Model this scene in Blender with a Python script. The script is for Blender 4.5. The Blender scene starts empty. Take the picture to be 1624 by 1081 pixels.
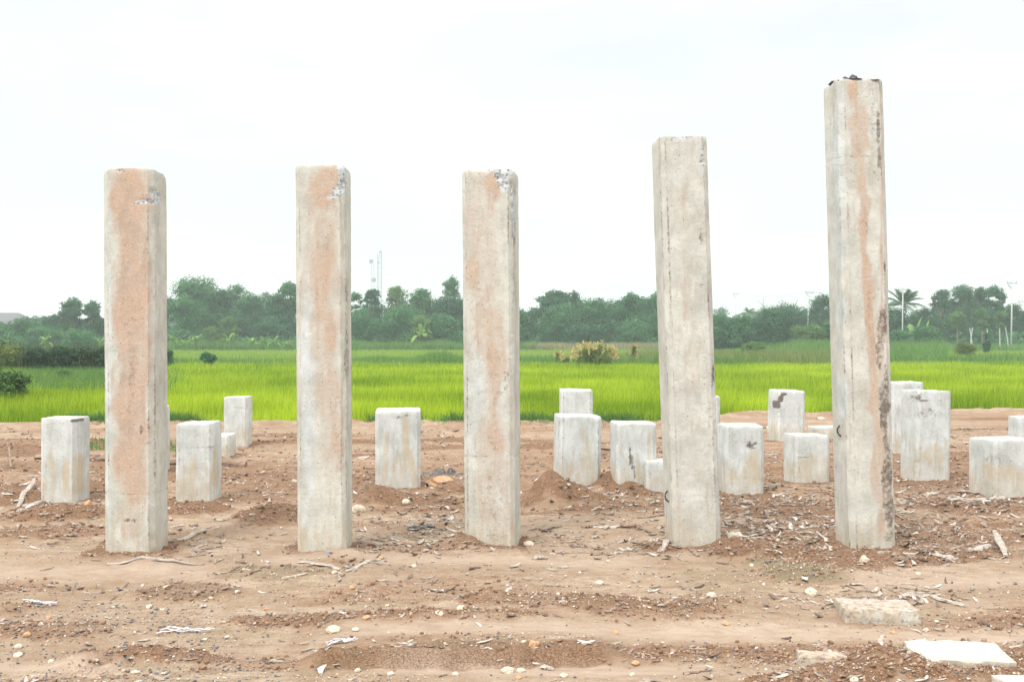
import bpy, math, random
import numpy as np
from mathutils import Vector, Matrix
R = math.radians
scene = bpy.context.scene
COL = scene.collection

# ------------------------------------------------------------------ camera, world, sun, exposure
FPX, CX, HY, EYE = 1804.0, 812.0, 535.0, 1.5       # focal length in photo pixels, centre, horizon row, eye height
cam_d = bpy.data.cameras.new('camera'); cam = bpy.data.objects.new('camera', cam_d); COL.objects.link(cam)
cam_d.sensor_width = 36.0; cam_d.lens = FPX / 1624 * 36.0
cam_d.clip_start = 0.05; cam_d.clip_end = 4000
cam.location = (0, 0, EYE); cam.rotation_euler = (R(90) - math.atan(5.5 / FPX), 0, 0)
scene.camera = cam
SUN_EL, SUN_ROT = 50.0, 212.0
w = bpy.data.worlds.new("World"); scene.world = w; w.use_nodes = True
nt = w.node_tree; nt.nodes.clear()
def N(tree, typ, **kw):
    n = tree.nodes.new(typ)
    for k, v in kw.items():
        if k.startswith('i_'):
            key = k[2:]
            n.inputs[int(key) if key.isdigit() else key.replace('_', ' ')].default_value = v
        else: setattr(n, k, v)
    return n
def L(tree, a, b): tree.links.new(a, b)
sky = N(nt, 'ShaderNodeTexSky', sky_type='NISHITA', sun_disc=False, sun_elevation=R(SUN_EL), sun_rotation=R(SUN_ROT))
sky.air_density = 1.0; sky.dust_density = 4.0
tc = N(nt, 'ShaderNodeTexCoord'); sep = N(nt, 'ShaderNodeSeparateXYZ'); L(nt, tc.outputs['Generated'], sep.inputs[0])
mr = N(nt, 'ShaderNodeMapRange', i_1=0.27, i_2=0.85, i_3=1.0, i_4=2.75); L(nt, sep.outputs['Z'], mr.inputs[0])
mp = N(nt, 'ShaderNodeMapping'); mp.inputs['Scale'].default_value = (2.0, 2.0, 6.5); L(nt, tc.outputs['Generated'], mp.inputs[0])
cn = N(nt, 'ShaderNodeTexNoise', i_Scale=1.6, i_Detail=5.0, i_Roughness=0.55); L(nt, mp.outputs[0], cn.inputs['Vector'])
cr = N(nt, 'ShaderNodeMapRange', i_1=0.40, i_2=0.62); L(nt, cn.outputs['Fac'], cr.inputs[0])
cc = N(nt, 'ShaderNodeMix', data_type='RGBA'); L(nt, cr.outputs[0], cc.inputs['Factor'])
CLOUD = 5.6
cc.inputs['A'].default_value = (CLOUD*0.915, CLOUD*0.935, CLOUD*0.95, 1); cc.inputs['B'].default_value = (CLOUD*1.03, CLOUD*1.035, CLOUD*1.035, 1)
mul = N(nt, 'ShaderNodeVectorMath', operation='SCALE'); L(nt, cc.outputs['Result'], mul.inputs[0]); L(nt, mr.outputs[0], mul.inputs['Scale'])
mx = N(nt, 'ShaderNodeMix', data_type='RGBA', i_0=0.93); L(nt, sky.outputs[0], mx.inputs['A']); L(nt, mul.outputs[0], mx.inputs['B'])
bg = N(nt, 'ShaderNodeBackground', i_Strength=0.1); L(nt, mx.outputs['Result'], bg.inputs[0])
wo = N(nt, 'ShaderNodeOutputWorld'); L(nt, bg.outputs[0], wo.inputs[0])
sl = bpy.data.lights.new('sun', 'SUN'); sl.energy = 1.35; sl.angle = R(16); sl.color = (1, 0.985, 0.95)
so = bpy.data.objects.new('sun', sl); COL.objects.link(so)
so.rotation_euler = (R(90 - SUN_EL), 0, R(180 - SUN_ROT)); so.location = (-20, -30, 60)
scene.view_settings.view_transform = 'Standard'; scene.view_settings.look = 'None'
scene.view_settings.gamma = 1; scene.view_settings.exposure = 0.88
scene.render.engine = 'CYCLES'
scene.cycles.use_denoising = True
scene.cycles.max_bounces = 6; scene.cycles.volume_bounces = 2; scene.cycles.transparent_max_bounces = 4

# ------------------------------------------------------------------ helpers
rng = np.random.default_rng(7)
def _hash(ix, iy, seed):
    h = (ix.astype(np.int64) * 374761393 + iy.astype(np.int64) * 668265263 + seed * 1442695041) & 0xFFFFFFFF
    h = ((h ^ (h >> 13)) * 1274126177) & 0xFFFFFFFF
    h = ((h ^ (h >> 16)) * 2246822519) & 0xFFFFFFFF
    return ((h ^ (h >> 15)) & 0xFFFFFF) / float(0xFFFFFF)
def vn(x, y, seed=0):
    x = np.asarray(x, float); y = np.asarray(y, float)
    ix = np.floor(x); iy = np.floor(y); fx = x - ix; fy = y - iy
    fx = fx*fx*(3-2*fx); fy = fy*fy*(3-2*fy)
    a = _hash(ix, iy, seed); b = _hash(ix+1, iy, seed); c = _hash(ix, iy+1, seed); d = _hash(ix+1, iy+1, seed)
    return (a + (b-a)*fx) * (1-fy) + (c + (d-c)*fx) * fy
def fbm(x, y, seed=0, octv=4, gain=0.5):                       # roughly -1..1
    s = 0; amp = 1; tot = 0
    for o in range(octv):
        s = s + amp * (vn(x + 17.3*o, y - 9.1*o, seed + o) * 2 - 1); tot += amp
        x = (x * 0.8 - y * 0.6) * 2.03; y = (x * 0.6 / 2.03 + y * 0.8) * 2.03; amp *= gain
    return s / tot * 1.35
def ss(a, b, x):
    t = np.clip((x - a) / (b - a), 0, 1); return t*t*(3-2*t)

def mesh_np(name, V, loops, totals, mat, parent=None, attrs=None, smooth=False):
    me = bpy.data.meshes.new(name)
    V = np.asarray(V, np.float32); loops = np.asarray(loops, np.int32).ravel(); totals = np.asarray(totals, np.int32)
    me.vertices.add(len(V)); me.vertices.foreach_set('co', V.ravel())
    me.loops.add(len(loops)); me.loops.foreach_set('vertex_index', loops)
    me.polygons.add(len(totals))
    st = np.concatenate([[0], np.cumsum(totals)[:-1]]).astype(np.int32)
    me.polygons.foreach_set('loop_start', st)
    me.polygons.foreach_set('use_smooth', np.full(len(totals), smooth))
    for k, a in (attrs or {}).items():
        a = np.asarray(a, np.float32)
        if a.ndim == 1:
            at = me.attributes.new(k, 'FLOAT', 'POINT'); at.data.foreach_set('value', a)
        else:
            at = me.attributes.new(k, 'FLOAT_COLOR', 'POINT'); at.data.foreach_set('color', a.ravel())
    me.update(calc_edges=True); me.validate()
    if mat: me.materials.append(mat)
    o = bpy.data.objects.new(name, me); COL.objects.link(o)
    if parent: o.parent = parent
    return o
def tag(o, label=None, cat=None, group=None, kind=None):
    if label: o['label'] = label
    if cat: o['category'] = cat
    if group: o['group'] = group
    if kind: o['kind'] = kind
    return o
def empty(name, loc, label, cat, group=None):
    o = bpy.data.objects.new(name, None); COL.objects.link(o); o.location = loc
    return tag(o, label, cat, group)
class MB:
    def __init__(s): s.v = []; s.f = []; s.t = []
    def add(s, v, f, t=None):
        b = len(s.v); s.v += [tuple(p) for p in v]; s.f += [[i + b for i in q] for q in f]
        s.t += list(t) if t is not None else [0.5]*len(v); return s
    def box(s, c, d, M=None):
        v = []
        for z in (-1, 1):
            for y in (-1, 1):
                for x in (-1, 1):
                    p = Vector((x*d[0]/2, y*d[1]/2, z*d[2]/2))
                    if M: p = M @ p
                    v.append((p.x+c[0], p.y+c[1], p.z+c[2]))
        return s.add(v, [(0,2,3,1),(4,5,7,6),(0,1,5,4),(2,6,7,3),(0,4,6,2),(1,3,7,5)])
    def tube(s, P, rad, n=6, flat=1.0, cap=True, rough=0, rs=None):
        P = [Vector(p) for p in P]; v = []; f = []
        for i, p in enumerate(P):
            d = (P[min(i+1, len(P)-1)] - P[max(i-1, 0)]).normalized()
            up = Vector((0, 0, 1)) if abs(d.z) < 0.9 else Vector((0, 1, 0))
            a = d.cross(up).normalized(); b = a.cross(d).normalized()
            for k in range(n):
                an = 2*math.pi*k/n; r = rad[i] * (1 + (rs.uniform(-rough, rough) if rs else 0))
                v.append(p + a*math.cos(an)*r + b*math.sin(an)*r*flat)
        for i in range(len(P)-1):
            for k in range(n):
                f.append((i*n+k, i*n+(k+1) % n, (i+1)*n+(k+1) % n, (i+1)*n+k))
        if cap: f.append(tuple(range(n))[::-1]); f.append(tuple((len(P)-1)*n+k for k in range(n)))
        return s.add(v, f)
    def build(s, name, mat, parent=None, smooth=False):
        return mesh_np(name, s.v, [i for q in s.f for i in q], [len(q) for q in s.f], mat, parent, {'tint': s.t}, smooth)
def gx(px, Y): return (px - CX) / FPX * Y
def gz(py, Y): return EYE - (py - HY) / FPX * Y
def gy(py, z=0.0): return FPX * (EYE - z) / (py - HY)

# ------------------------------------------------------------------ materials
def newmat(name):
    m = bpy.data.materials.new(name); m.use_nodes = True; t = m.node_tree; t.nodes.clear()
    out = N(t, 'ShaderNodeOutputMaterial'); return m, t, out
def rgb(c): return (c[0], c[1], c[2], 1)
def mixc(t, fac, a, b):
    m = N(t, 'ShaderNodeMix', data_type='RGBA')
    for s, k in ((fac, 'Factor'), (a, 'A'), (b, 'B')):
        if isinstance(s, (int, float)): m.inputs[k].default_value = s
        elif isinstance(s, tuple): m.inputs[k].default_value = rgb(s)
        else: L(t, s, m.inputs[k])
    return m.outputs['Result']
def noise(t, vec, scale, detail=4, rough=0.55, dist=0.0):
    n = N(t, 'ShaderNodeTexNoise', i_Scale=float(scale), i_Detail=float(detail), i_Roughness=rough, i_Distortion=dist)
    if vec is not None: L(t, vec, n.inputs['Vector'])
    return n.outputs['Fac']
def rampf(t, x, a, b, c=0.0, d=1.0):
    m = N(t, 'ShaderNodeMapRange', i_1=a, i_2=b, i_3=c, i_4=d); L(t, x, m.inputs[0]); return m.outputs[0]
def math_(t, op, a, b=None):
    m = N(t, 'ShaderNodeMath', operation=op)
    for i, s in enumerate((a, b)):
        if s is None: continue
        if isinstance(s, (int, float)): m.inputs[i].default_value = s
        else: L(t, s, m.inputs[i])
    return m.outputs[0]
def attr(t, name): return N(t, 'ShaderNodeAttribute', attribute_name=name)
def leafmat(name, ca, cb, trans=0.3, rough=0.6, spec=0.3):
    m, t, out = newmat(name)
    a = attr(t, 'tint'); geo = N(t, 'ShaderNodeNewGeometry')
    c = mixc(t, a.outputs['Fac'], ca, cb)
    n = noise(t, geo.outputs['Position'], 0.6, 3)
    c = mixc(t, rampf(t, n, 0.35, 0.7, 0.0, 0.35), c, tuple(x*0.6 for x in ca))
    p = N(t, 'ShaderNodeBsdfPrincipled', i_Roughness=rough); p.inputs['Specular IOR Level'].default_value = spec
    L(t, c, p.inputs['Base Color'])
    tr = N(t, 'ShaderNodeBsdfTranslucent'); L(t, c, tr.inputs[0])
    ms = N(t, 'ShaderNodeMixShader', i_0=trans); L(t, p.outputs[0], ms.inputs[1]); L(t, tr.outputs[0], ms.inputs[2])
    L(t, ms.outputs[0], out.inputs[0]); return m
def plain(name, ca, cb, rough=0.85, scale=12.0, bump=0.3, stretch=(1, 1, 1), metal=0.0):
    m, t, out = newmat(name)
    tcn = N(t, 'ShaderNodeTexCoord'); mpn = N(t, 'ShaderNodeMapping'); mpn.inputs['Scale'].default_value = stretch
    L(t, tcn.outputs['Object'], mpn.inputs[0])
    n = noise(t, mpn.outputs[0], scale, 6, 0.65)
    c = mixc(t, rampf(t, n, 0.35, 0.65), ca, cb)
    p = N(t, 'ShaderNodeBsdfPrincipled', i_Roughness=rough, i_Metallic=metal); L(t, c, p.inputs['Base Color'])
    b = N(t, 'ShaderNodeBump', i_Strength=bump, i_Distance=0.01); L(t, n, b.inputs['Height']); L(t, b.outputs[0], p.inputs['Normal'])
    L(t, p.outputs[0], out.inputs[0]); return m
def tintmat(name, cols, rough=0.85, bump=0.2):
    """colour picked along a ramp by the 'tint' attribute"""
    m, t, out = newmat(name)
    a = attr(t, 'tint'); cr = N(t, 'ShaderNodeValToRGB'); cr.color_ramp.interpolation = 'LINEAR'
    e = cr.color_ramp.elements
    while len(e) < len(cols): e.new(0.5)
    for i, c in enumerate(cols): e[i].position = i/(len(cols)-1); e[i].color = rgb(c)
    L(t, a.outputs['Fac'], cr.inputs[0])
    geo = N(t, 'ShaderNodeNewGeometry'); n = noise(t, geo.outputs['Position'], 60, 4)
    c = mixc(t, rampf(t, n, 0.3, 0.7, 0.0, 0.5), cr.outputs[0], (0.16, 0.10, 0.065))
    p = N(t, 'ShaderNodeBsdfPrincipled', i_Roughness=rough); L(t, c, p.inputs['Base Color'])
    L(t, p.outputs[0], out.inputs[0]); return m

def concrete_mat(name):
    m, t, out = newmat(name)
    tcn = N(t, 'ShaderNodeTexCoord'); oi = N(t, 'ShaderNodeObjectInfo')
    off = N(t, 'ShaderNodeVectorMath', operation='SCALE', i_Scale=37.0)
    cmb = N(t, 'ShaderNodeCombineXYZ'); L(t, oi.outputs['Random'], cmb.inputs[0]); L(t, oi.outputs['Random'], cmb.inputs[2]); L(t, cmb.outputs[0], off.inputs[0])
    ad = N(t, 'ShaderNodeVectorMath', operation='ADD'); L(t, tcn.outputs['Object'], ad.inputs[0]); L(t, off.outputs[0], ad.inputs[1])
    P = ad.outputs[0]
    st = attr(t, 'stain'); sc = N(t, 'ShaderNodeSeparateColor'); L(t, st.outputs['Color'], sc.inputs[0])
    orange, dark, agg, yel = sc.outputs[0], sc.outputs[1], sc.outputs[2], st.outputs['Alpha']
    tone = attr(t, 'tone').outputs['Fac']
    mpn = N(t, 'ShaderNodeMapping'); mpn.inputs['Scale'].default_value = (1, 1, 0.22); L(t, P, mpn.inputs[0])
    streak = noise(t, mpn.outputs[0], 22, 5, 0.6)
    nrm_ = lambda x: rampf(t, x, 0.27, 0.73)
    big = nrm_(noise(t, P, 5, 5, 0.65)); mid = nrm_(noise(t, P, 30, 6, 0.75)); fine = nrm_(noise(t, P, 95, 4, 0.8)); streak = nrm_(streak)
    cA = mixc(t, tone, (0.455, 0.45, 0.395), (0.47, 0.50, 0.485)); cB = mixc(t, tone, (0.625, 0.62, 0.555), (0.65, 0.69, 0.685))
    c = mixc(t, rampf(t, big, 0.2, 0.8), cA, cB)
    c = mixc(t, rampf(t, streak, 0.5, 0.95, 0, 0.40), c, (0.345, 0.335, 0.285))
    c = mixc(t, rampf(t, mid, 0.5, 0.95, 0, 0.42), c, (0.72, 0.72, 0.69))
    c = mixc(t, rampf(t, fine, 0.45, 0.05, 0, 0.45), c, (0.32, 0.30, 0.26))
    blot = math_(t, 'ADD', math_(t, 'MULTIPLY', mid, 0.55), math_(t, 'MULTIPLY', streak, 0.45)); spk = math_(t, 'ADD', math_(t, 'MULTIPLY', mid, 0.6), math_(t, 'MULTIPLY', fine, 0.4))
    def soft(mask, lo, hi, n=mid, k=0.4):
        s = math_(t, 'ADD', mask, math_(t, 'MULTIPLY', math_(t, 'SUBTRACT', n, 0.5), k*2)); return rampf(t, s, lo, hi)
    yf = math_(t, 'MULTIPLY', soft(yel, 0.2, 0.95, streak, 0.42), 0.60)
    c = mixc(t, yf, c, (0.50, 0.385, 0.225))
    of = math_(t, 'MULTIPLY', soft(orange, 0.10, 1.0, blot, 0.55), 0.78)
    co = mixc(t, fine, (0.38, 0.245, 0.165), (0.65, 0.46, 0.335))
    co = mixc(t, rampf(t, big, 0.42, 0.85, 0, 0.85), co, (0.33, 0.235, 0.175))
    c = mixc(t, of, c, co)
    df = math_(t, 'MULTIPLY', soft(dark, 0.40, 0.95, spk, 0.95), 0.88)
    c = mixc(t, df, c, mixc(t, rampf(t, fine, 0.3, 0.9), (0.050, 0.036, 0.030), (0.24, 0.18, 0.14)))
    vo = N(t, 'ShaderNodeTexVoronoi', i_Scale=48.0); L(t, P, vo.inputs['Vector'])
    vc = N(t, 'ShaderNodeSeparateColor'); L(t, vo.outputs['Color'], vc.inputs[0])
    stone = math_(t, 'MULTIPLY', rampf(t, vo.outputs['Distance'], 0.50, 0.38), rampf(t, vc.outputs[0], 0.25, 0.35))
    ca = mixc(t, stone, (0.54, 0.56, 0.56), mixc(t, vc.outputs[1], (0.20, 0.24, 0.28), (0.42, 0.45, 0.47)))
    af = soft(agg, 0.35, 0.8, spk, 0.6)
    c = mixc(t, af, c, ca)
    v2 = N(t, 'ShaderNodeTexVoronoi', i_Scale=34.0); L(t, P, v2.inputs['Vector'])
    v2c = N(t, 'ShaderNodeSeparateColor'); L(t, v2.outputs['Color'], v2c.inputs[0])
    pit = math_(t, 'MULTIPLY', rampf(t, v2.outputs['Distance'], 0.15, 0.08), rampf(t, v2c.outputs[0], 0.70, 0.76))
    c = mixc(t, math_(t, 'MULTIPLY', pit, 0.75), c, (0.10, 0.085, 0.07))
    p = N(t, 'ShaderNodeBsdfPrincipled', i_Roughness=0.88); p.inputs['Specular IOR Level'].default_value = 0.25
    L(t, c, p.inputs['Base Color'])
    h = math_(t, 'SUBTRACT', math_(t, 'ADD', math_(t, 'MULTIPLY', mid, 0.8), math_(t, 'MULTIPLY', fine, 0.5)), pit)
    h = math_(t, 'ADD', h, math_(t, 'MULTIPLY', math_(t, 'MULTIPLY', stone, af), 1.5))
    b = N(t, 'ShaderNodeBump', i_Strength=0.7, i_Distance=0.005); L(t, h, b.inputs['Height']); L(t, b.outputs[0], p.inputs['Normal'])
    L(t, p.outputs[0], out.inputs[0]); return m

def st_alpha(a): return a.outputs['Alpha']
def ground_mat():
    m, t, out = newmat('bare_soil')
    geo = N(t, 'ShaderNodeNewGeometry'); P = geo.outputs['Position']
    a = attr(t, 'soil'); sc = N(t, 'ShaderNodeSeparateColor'); L(t, a.outputs['Color'], sc.inputs[0])
    clod, olive, field = sc.outputs[0], sc.outputs[1], sc.outputs[2]
    mpn = N(t, 'ShaderNodeMapping'); mpn.inputs['Scale'].default_value = (0.7, 1.5, 1); L(t, P, mpn.inputs[0])
    big = noise(t, mpn.outputs[0], 1.3, 5, 0.6); mid = noise(t, mpn.outputs[0], 9, 6, 0.75); fine = noise(t, P, 60, 6, 0.8)
    pale = mixc(t, rampf(t, big, 0.35, 0.65), (0.290, 0.208, 0.138), (0.425, 0.330, 0.243))
    pale = mixc(t, rampf(t, mid, 0.45, 0.66, 0, 0.8), pale, (0.245, 0.160, 0.102))
    pale = mixc(t, rampf(t, noise(t, P, 3.3, 6, 0.8, 0.6), 0.46, 0.62, 0, 0.75), pale, (0.27, 0.178, 0.112))
    pale = mixc(t, rampf(t, fine, 0.50, 0.70, 0, 0.55), pale, (0.22, 0.135, 0.085))
    pale = mixc(t, rampf(t, fine, 0.42, 0.30, 0, 0.45), pale, (0.50, 0.39, 0.30))
    brown = mixc(t, rampf(t, fine, 0.33, 0.68), (0.145, 0.076, 0.041), (0.33, 0.198, 0.115))
    brown = mixc(t, rampf(t, big, 0.45, 0.7, 0, 0.6), brown, (0.27, 0.16, 0.10))
    s = math_(t, 'ADD', clod, math_(t, 'MULTIPLY', math_(t, 'SUBTRACT', mid, 0.5), 2.2))
    c = mixc(t, rampf(t, s, 0.15, 0.95), pale, brown)
    smo = mixc(t, rampf(t, mid, 0.35, 0.7), (0.47, 0.365, 0.28), (0.37, 0.28, 0.205))
    c = mixc(t, math_(t, 'MULTIPLY', st_alpha(a), 0.6), c, smo)
    ol = mixc(t, rampf(t, fine, 0.35, 0.65), (0.16, 0.13, 0.075), (0.29, 0.245, 0.155))
    s2 = math_(t, 'ADD', olive, math_(t, 'MULTIPLY', math_(t, 'SUBTRACT', mid, 0.5), 1.2))
    c = mixc(t, math_(t, 'MULTIPLY', rampf(t, s2, 0.4, 0.8), 0.75), c, ol)
    # grit: small dark and pale grains lying in the soil
    v = N(t, 'ShaderNodeTexVoronoi', i_Scale=85.0); L(t, P, v.inputs['Vector'])
    vc = N(t, 'ShaderNodeSeparateColor'); L(t, v.outputs['Color'], vc.inputs[0])
    dot = rampf(t, v.outputs['Distance'], 0.32, 0.22)
    patch = rampf(t, noise(t, P, 1.7, 4), 0.42, 0.62)
    g1 = math_(t, 'MULTIPLY', math_(t, 'MULTIPLY', dot, rampf(t, vc.outputs[0], 0.80, 0.84)), patch)
    c = mixc(t, math_(t, 'MULTIPLY', g1, 0.8), c, mixc(t, vc.outputs[1], (0.12, 0.11, 0.12), (0.70, 0.66, 0.58)))
    # shrinkage cracks in the clay lumps
    v3 = N(t, 'ShaderNodeTexVoronoi', feature='DISTANCE_TO_EDGE', i_Scale=62.0)
    wv = N(t, 'ShaderNodeTexNoise', i_Scale=11.0, i_Detail=3.0); L(t, P, wv.inputs['Vector'])
    ws = N(t, 'ShaderNodeVectorMath', operation='SCALE', i_Scale=0.11); L(t, wv.outputs['Color'], ws.inputs[0])
    wa = N(t, 'ShaderNodeVectorMath', operation='ADD'); L(t, P, wa.inputs[0]); L(t, ws.outputs[0], wa.inputs[1]); L(t, wa.outputs[0], v3.inputs['Vector'])
    crack = math_(t, 'MULTIPLY', rampf(t, v3.outputs['Distance'], 0.06, 0.0), rampf(t, clod, 0.55, 0.95))
    c = mixc(t, math_(t, 'MULTIPLY', math_(t, 'MULTIPLY', crack, rampf(t, mid, 0.42, 0.6)), 0.3), c, (0.10, 0.055, 0.035))
    gr = mixc(t, rampf(t, mid, 0.35, 0.65), (0.06, 0.13, 0.015), (0.15, 0.30, 0.03))
    c = mixc(t, field, c, gr)
    p = N(t, 'ShaderNodeBsdfPrincipled', i_Roughness=0.95); p.inputs['Specular IOR Level'].default_value = 0.15
    L(t, c, p.inputs['Base Color'])
    h = math_(t, 'ADD', math_(t, 'MULTIPLY', mid, 1.0), math_(t, 'MULTIPLY', fine, 0.8))
    h = math_(t, 'SUBTRACT', h, math_(t, 'MULTIPLY', crack, 0.7))
    b = N(t, 'ShaderNodeBump', i_Strength=0.8, i_Distance=0.012); L(t, h, b.inputs['Height']); L(t, b.outputs[0], p.inputs['Normal'])
    L(t, p.outputs[0], out.inputs[0]); return m

M = dict(
    concrete=concrete_mat('weathered_concrete'), soil=ground_mat(),
    rice=leafmat('rice_leaf', (0.13, 0.25, 0.004), (0.60, 0.72, 0.035), 0.45),
    rice_far=leafmat('rice_leaf_far', (0.22, 0.34, 0.04), (0.34, 0.46, 0.08), 0.4),
    weed=leafmat('weed_leaf', (0.075, 0.185, 0.035), (0.21, 0.36, 0.09), 0.35),
    weedbrown=leafmat('weed_leaf_brownish', (0.10, 0.18, 0.035), (0.31, 0.33, 0.12), 0.3),
    dry=leafmat('dry_grass', (0.22, 0.24, 0.10), (0.44, 0.40, 0.22), 0.3),
    reed=leafmat('dark_reed', (0.016, 0.048, 0.018), (0.050, 0.110, 0.040), 0.25),
    fringe=leafmat('low_weed_leaf', (0.055, 0.15, 0.03), (0.14, 0.28, 0.06), 0.3),
    tdark=leafmat('dark_foliage', (0.014, 0.075, 0.034), (0.065, 0.200, 0.085), 0.3),
    tmid=leafmat('mid_foliage', (0.020, 0.108, 0.042), (0.100, 0.285, 0.095), 0.32),
    tlight=leafmat('light_foliage', (0.075, 0.17, 0.05), (0.19, 0.33, 0.09), 0.35),
    tyel=leafmat('yellowish_foliage', (0.10, 0.16, 0.03), (0.22, 0.28, 0.07), 0.3),
    palm=leafmat('palm_leaf', (0.05, 0.12, 0.05), (0.10, 0.19, 0.08), 0.2),
    banana=leafmat('banana_leaf', (0.12, 0.26, 0.05), (0.27, 0.42, 0.09), 0.35, 0.4),
    flower=leafmat('pale_flower_spike', (0.52, 0.42, 0.14), (0.74, 0.63, 0.32), 0.2),
    bark=plain('tree_bark', (0.13, 0.10, 0.075), (0.24, 0.20, 0.16), 0.9, 20, 0.5, (1, 1, .2)),
    pole=plain('grey_concrete_pole', (0.42, 0.42, 0.41), (0.55, 0.55, 0.54), 0.8, 8, 0.1),
    steel=plain('galvanised_steel', (0.22, 0.24, 0.27), (0.34, 0.36, 0.39), 0.5, 8, 0.1, metal=0.4),
    rust=plain('rusty_steel', (0.045, 0.025, 0.02), (0.12, 0.06, 0.04), 0.8, 90, 0.8),
    roof=plain('roof_sheet', (0.10, 0.095, 0.105), (0.17, 0.16, 0.165), 0.7, 6, 0.3, (6, 1, 1)),
    wall=plain('plaster_wall', (0.45, 0.44, 0.40), (0.56, 0.54, 0.50), 0.9, 5, 0.2),
    glass=plain('dark_window', (0.03, 0.035, 0.04), (0.05, 0.055, 0.06), 0.2, 5, 0.0),
    wood=plain('weathered_wood', (0.24, 0.19, 0.145), (0.52, 0.46, 0.40), 0.9, 55, 0.7, (0.3, 1, 1)),
    log=plain('brown_log', (0.16, 0.10, 0.07), (0.36, 0.26, 0.19), 0.9, 30, 0.7, (.25, 1, 1)),
    tar=plain('black_plastic', (0.010, 0.010, 0.011), (0.06, 0.055, 0.055), 0.45, 40, 0.8),
    cloth=plain('dark_rag', (0.025, 0.022, 0.022), (0.22, 0.19, 0.17), 0.8, 22, 0.7),
    rag=plain('pale_plastic_shred', (0.46, 0.52, 0.58), (0.72, 0.76, 0.80), 0.5, 60, 0.3),
    blue=plain('blue_plastic', (0.06, 0.25, 0.60), (0.12, 0.36, 0.72), 0.5, 60, 0.2),
    stone=plain('cream_stone', (0.46, 0.38, 0.27), (0.70, 0.62, 0.50), 0.9, 45, 0.6),
    ostone=plain('orange_stone', (0.42, 0.22, 0.10), (0.60, 0.38, 0.22), 0.9, 45, 0.6),
    litter=tintmat('dry_husk', [(0.075, 0.055, 0.042), (0.26, 0.20, 0.155), (0.46, 0.40, 0.33), (0.66, 0.62, 0.56)]),
    gravel=tintmat('mixed_gravel', [(0.07, 0.075, 0.095), (0.22, 0.24, 0.27), (0.42, 0.30, 0.19), (0.55, 0.47, 0.34), (0.72, 0.68, 0.60)]),
    clod=tintmat('soil_lump', [(0.19, 0.10, 0.058), (0.30, 0.18, 0.115), (0.42, 0.29, 0.21)]),
    reedbush=leafmat('dark_bush_leaf', (0.014, 0.045, 0.018), (0.045, 0.105, 0.038), 0.2),
    leafy=leafmat('broad_leaf', (0.030, 0.085, 0.018), (0.11, 0.22, 0.035), 0.25),
)

# ------------------------------------------------------------------ the ground
#   px, py (middle), half width in px, half depth in m, height, brown, olive
MOUNDS = [
    (90, 812, 95, 0.55, 0.10, 1, 0), (25, 790, 45, .5, .08, 1, 0), (310, 806, 60, 0.40, 0.12, 1, 0), (440, 815, 75, 0.55, 0.13, 1, 0),
    (590, 786, 45, 0.35, 0.13, 1, 0), (650, 792, 90, 0.35, 0.07, 1, 0), (716, 775, 45, 0.35, 0.13, 1, 0),
    (868, 774, 42, 0.30, 0.24, 1, 0), (915, 785, 60, 0.35, 0.13, 1, 0), (975, 760, 45, 0.35, 0.17, 1, 0), (1000, 778, 40, .3, .08, 1, 0),
    (232, 888, 44, 0.13, 0.075, .9, 0), (540, 880, 50, 0.20, 0.085, .9, 0), (805, 878, 60, 0.15, 0.05, .8, .2), (730, 856, 45, .18, .08, .9, 0),
    (1165, 870, 50, 0.2, 0.08, 1, 0), (1050, 868, 40, .2, .06, 1, 0), (1200, 862, 50, .25, .07, 1, 0), (1365, 878, 60, 0.15, 0.03, 1, 0),
    (1290, 905, 95, 0.30, 0.085, .75, .9), (1390, 912, 50, 0.2, 0.05, .8, .6), (1232, 892, 40, .2, .04, .6, 1),
    (765, 948, 55, 0.16, 0.08, .85, .3), (880, 955, 110, 0.22, 0.045, .85, .45), (1010, 962, 150, 0.28, 0.06, .9, .45), (700, 980, 170, 0.18, 0.035, .9, .4), (480, 985, 120, .16, .02, .85, .4), (60, 1000, 120, .2, .02, .7, .3), (1120, 950, 60, 0.2, .03, .6, .5),
    (300, 930, 90, 0.25, 0.03, .7, .5), (600, 870, 160, .3, .02, .7, .4), (430, 905, 120, .2, .015, .4, .7),
    (215, 1040, 110, 0.11, 0.06, 1, 0), (120, 1052, 60, .1, .04, 1, 0), (320, 1045, 60, .08, .03, .9, 0),
    (1400, 1040, 75, 0.17, 0.10, 1, 0), (1345, 1068, 90, 0.14, 0.06, 1, 0), (1480, 1070, 80, 0.10, 0.04, 1, 0), (1540, 1022, 60, 0.12, 0.035, .9, 0), (1240, 1085, 60, .12, .04, 1, 0),
    (1480, 850, 220, .5, .02, .85, 0), (1540, 800, 120, .5, .03, 1, 0), (1250, 840, 110, .5, .03, .8, 0), (15, 960, 30, .2, .05, .6, .3),
    (160, 770, 100, .7, .04, 1, 0), (1200, 800, 200, .7, .02, .9, 0), (90, 850, 120, .3, .015, .8, 0),
]
BASES = [(167, 266, 886), (472, 559, 882), (737, 826, 868), (1056, 1144, 876), (1326, 1420, 872), (65, 142, 801), (279, 351, 799), (595, 667, 776), (877, 952, 776), (887, 940, 732),
         (968, 1041, 783), (1016, 1080, 786), (1138, 1211, 786), (1217, 1275, 705), (1243, 1315, 770), (1281, 1340, 698), (1398, 1464, 722), (1428, 1506, 766), (1537, 1640, 793), (355, 400, 708), (318, 374, 724)]
def yedge(X):
    return 19.8 + 2.4*ss(2.2, 4.6, X) + 1.2*ss(7.2, 9.5, X) + 0.15*np.sin(X*1.7) + 0.1*np.sin(X*4.1+1)
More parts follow.
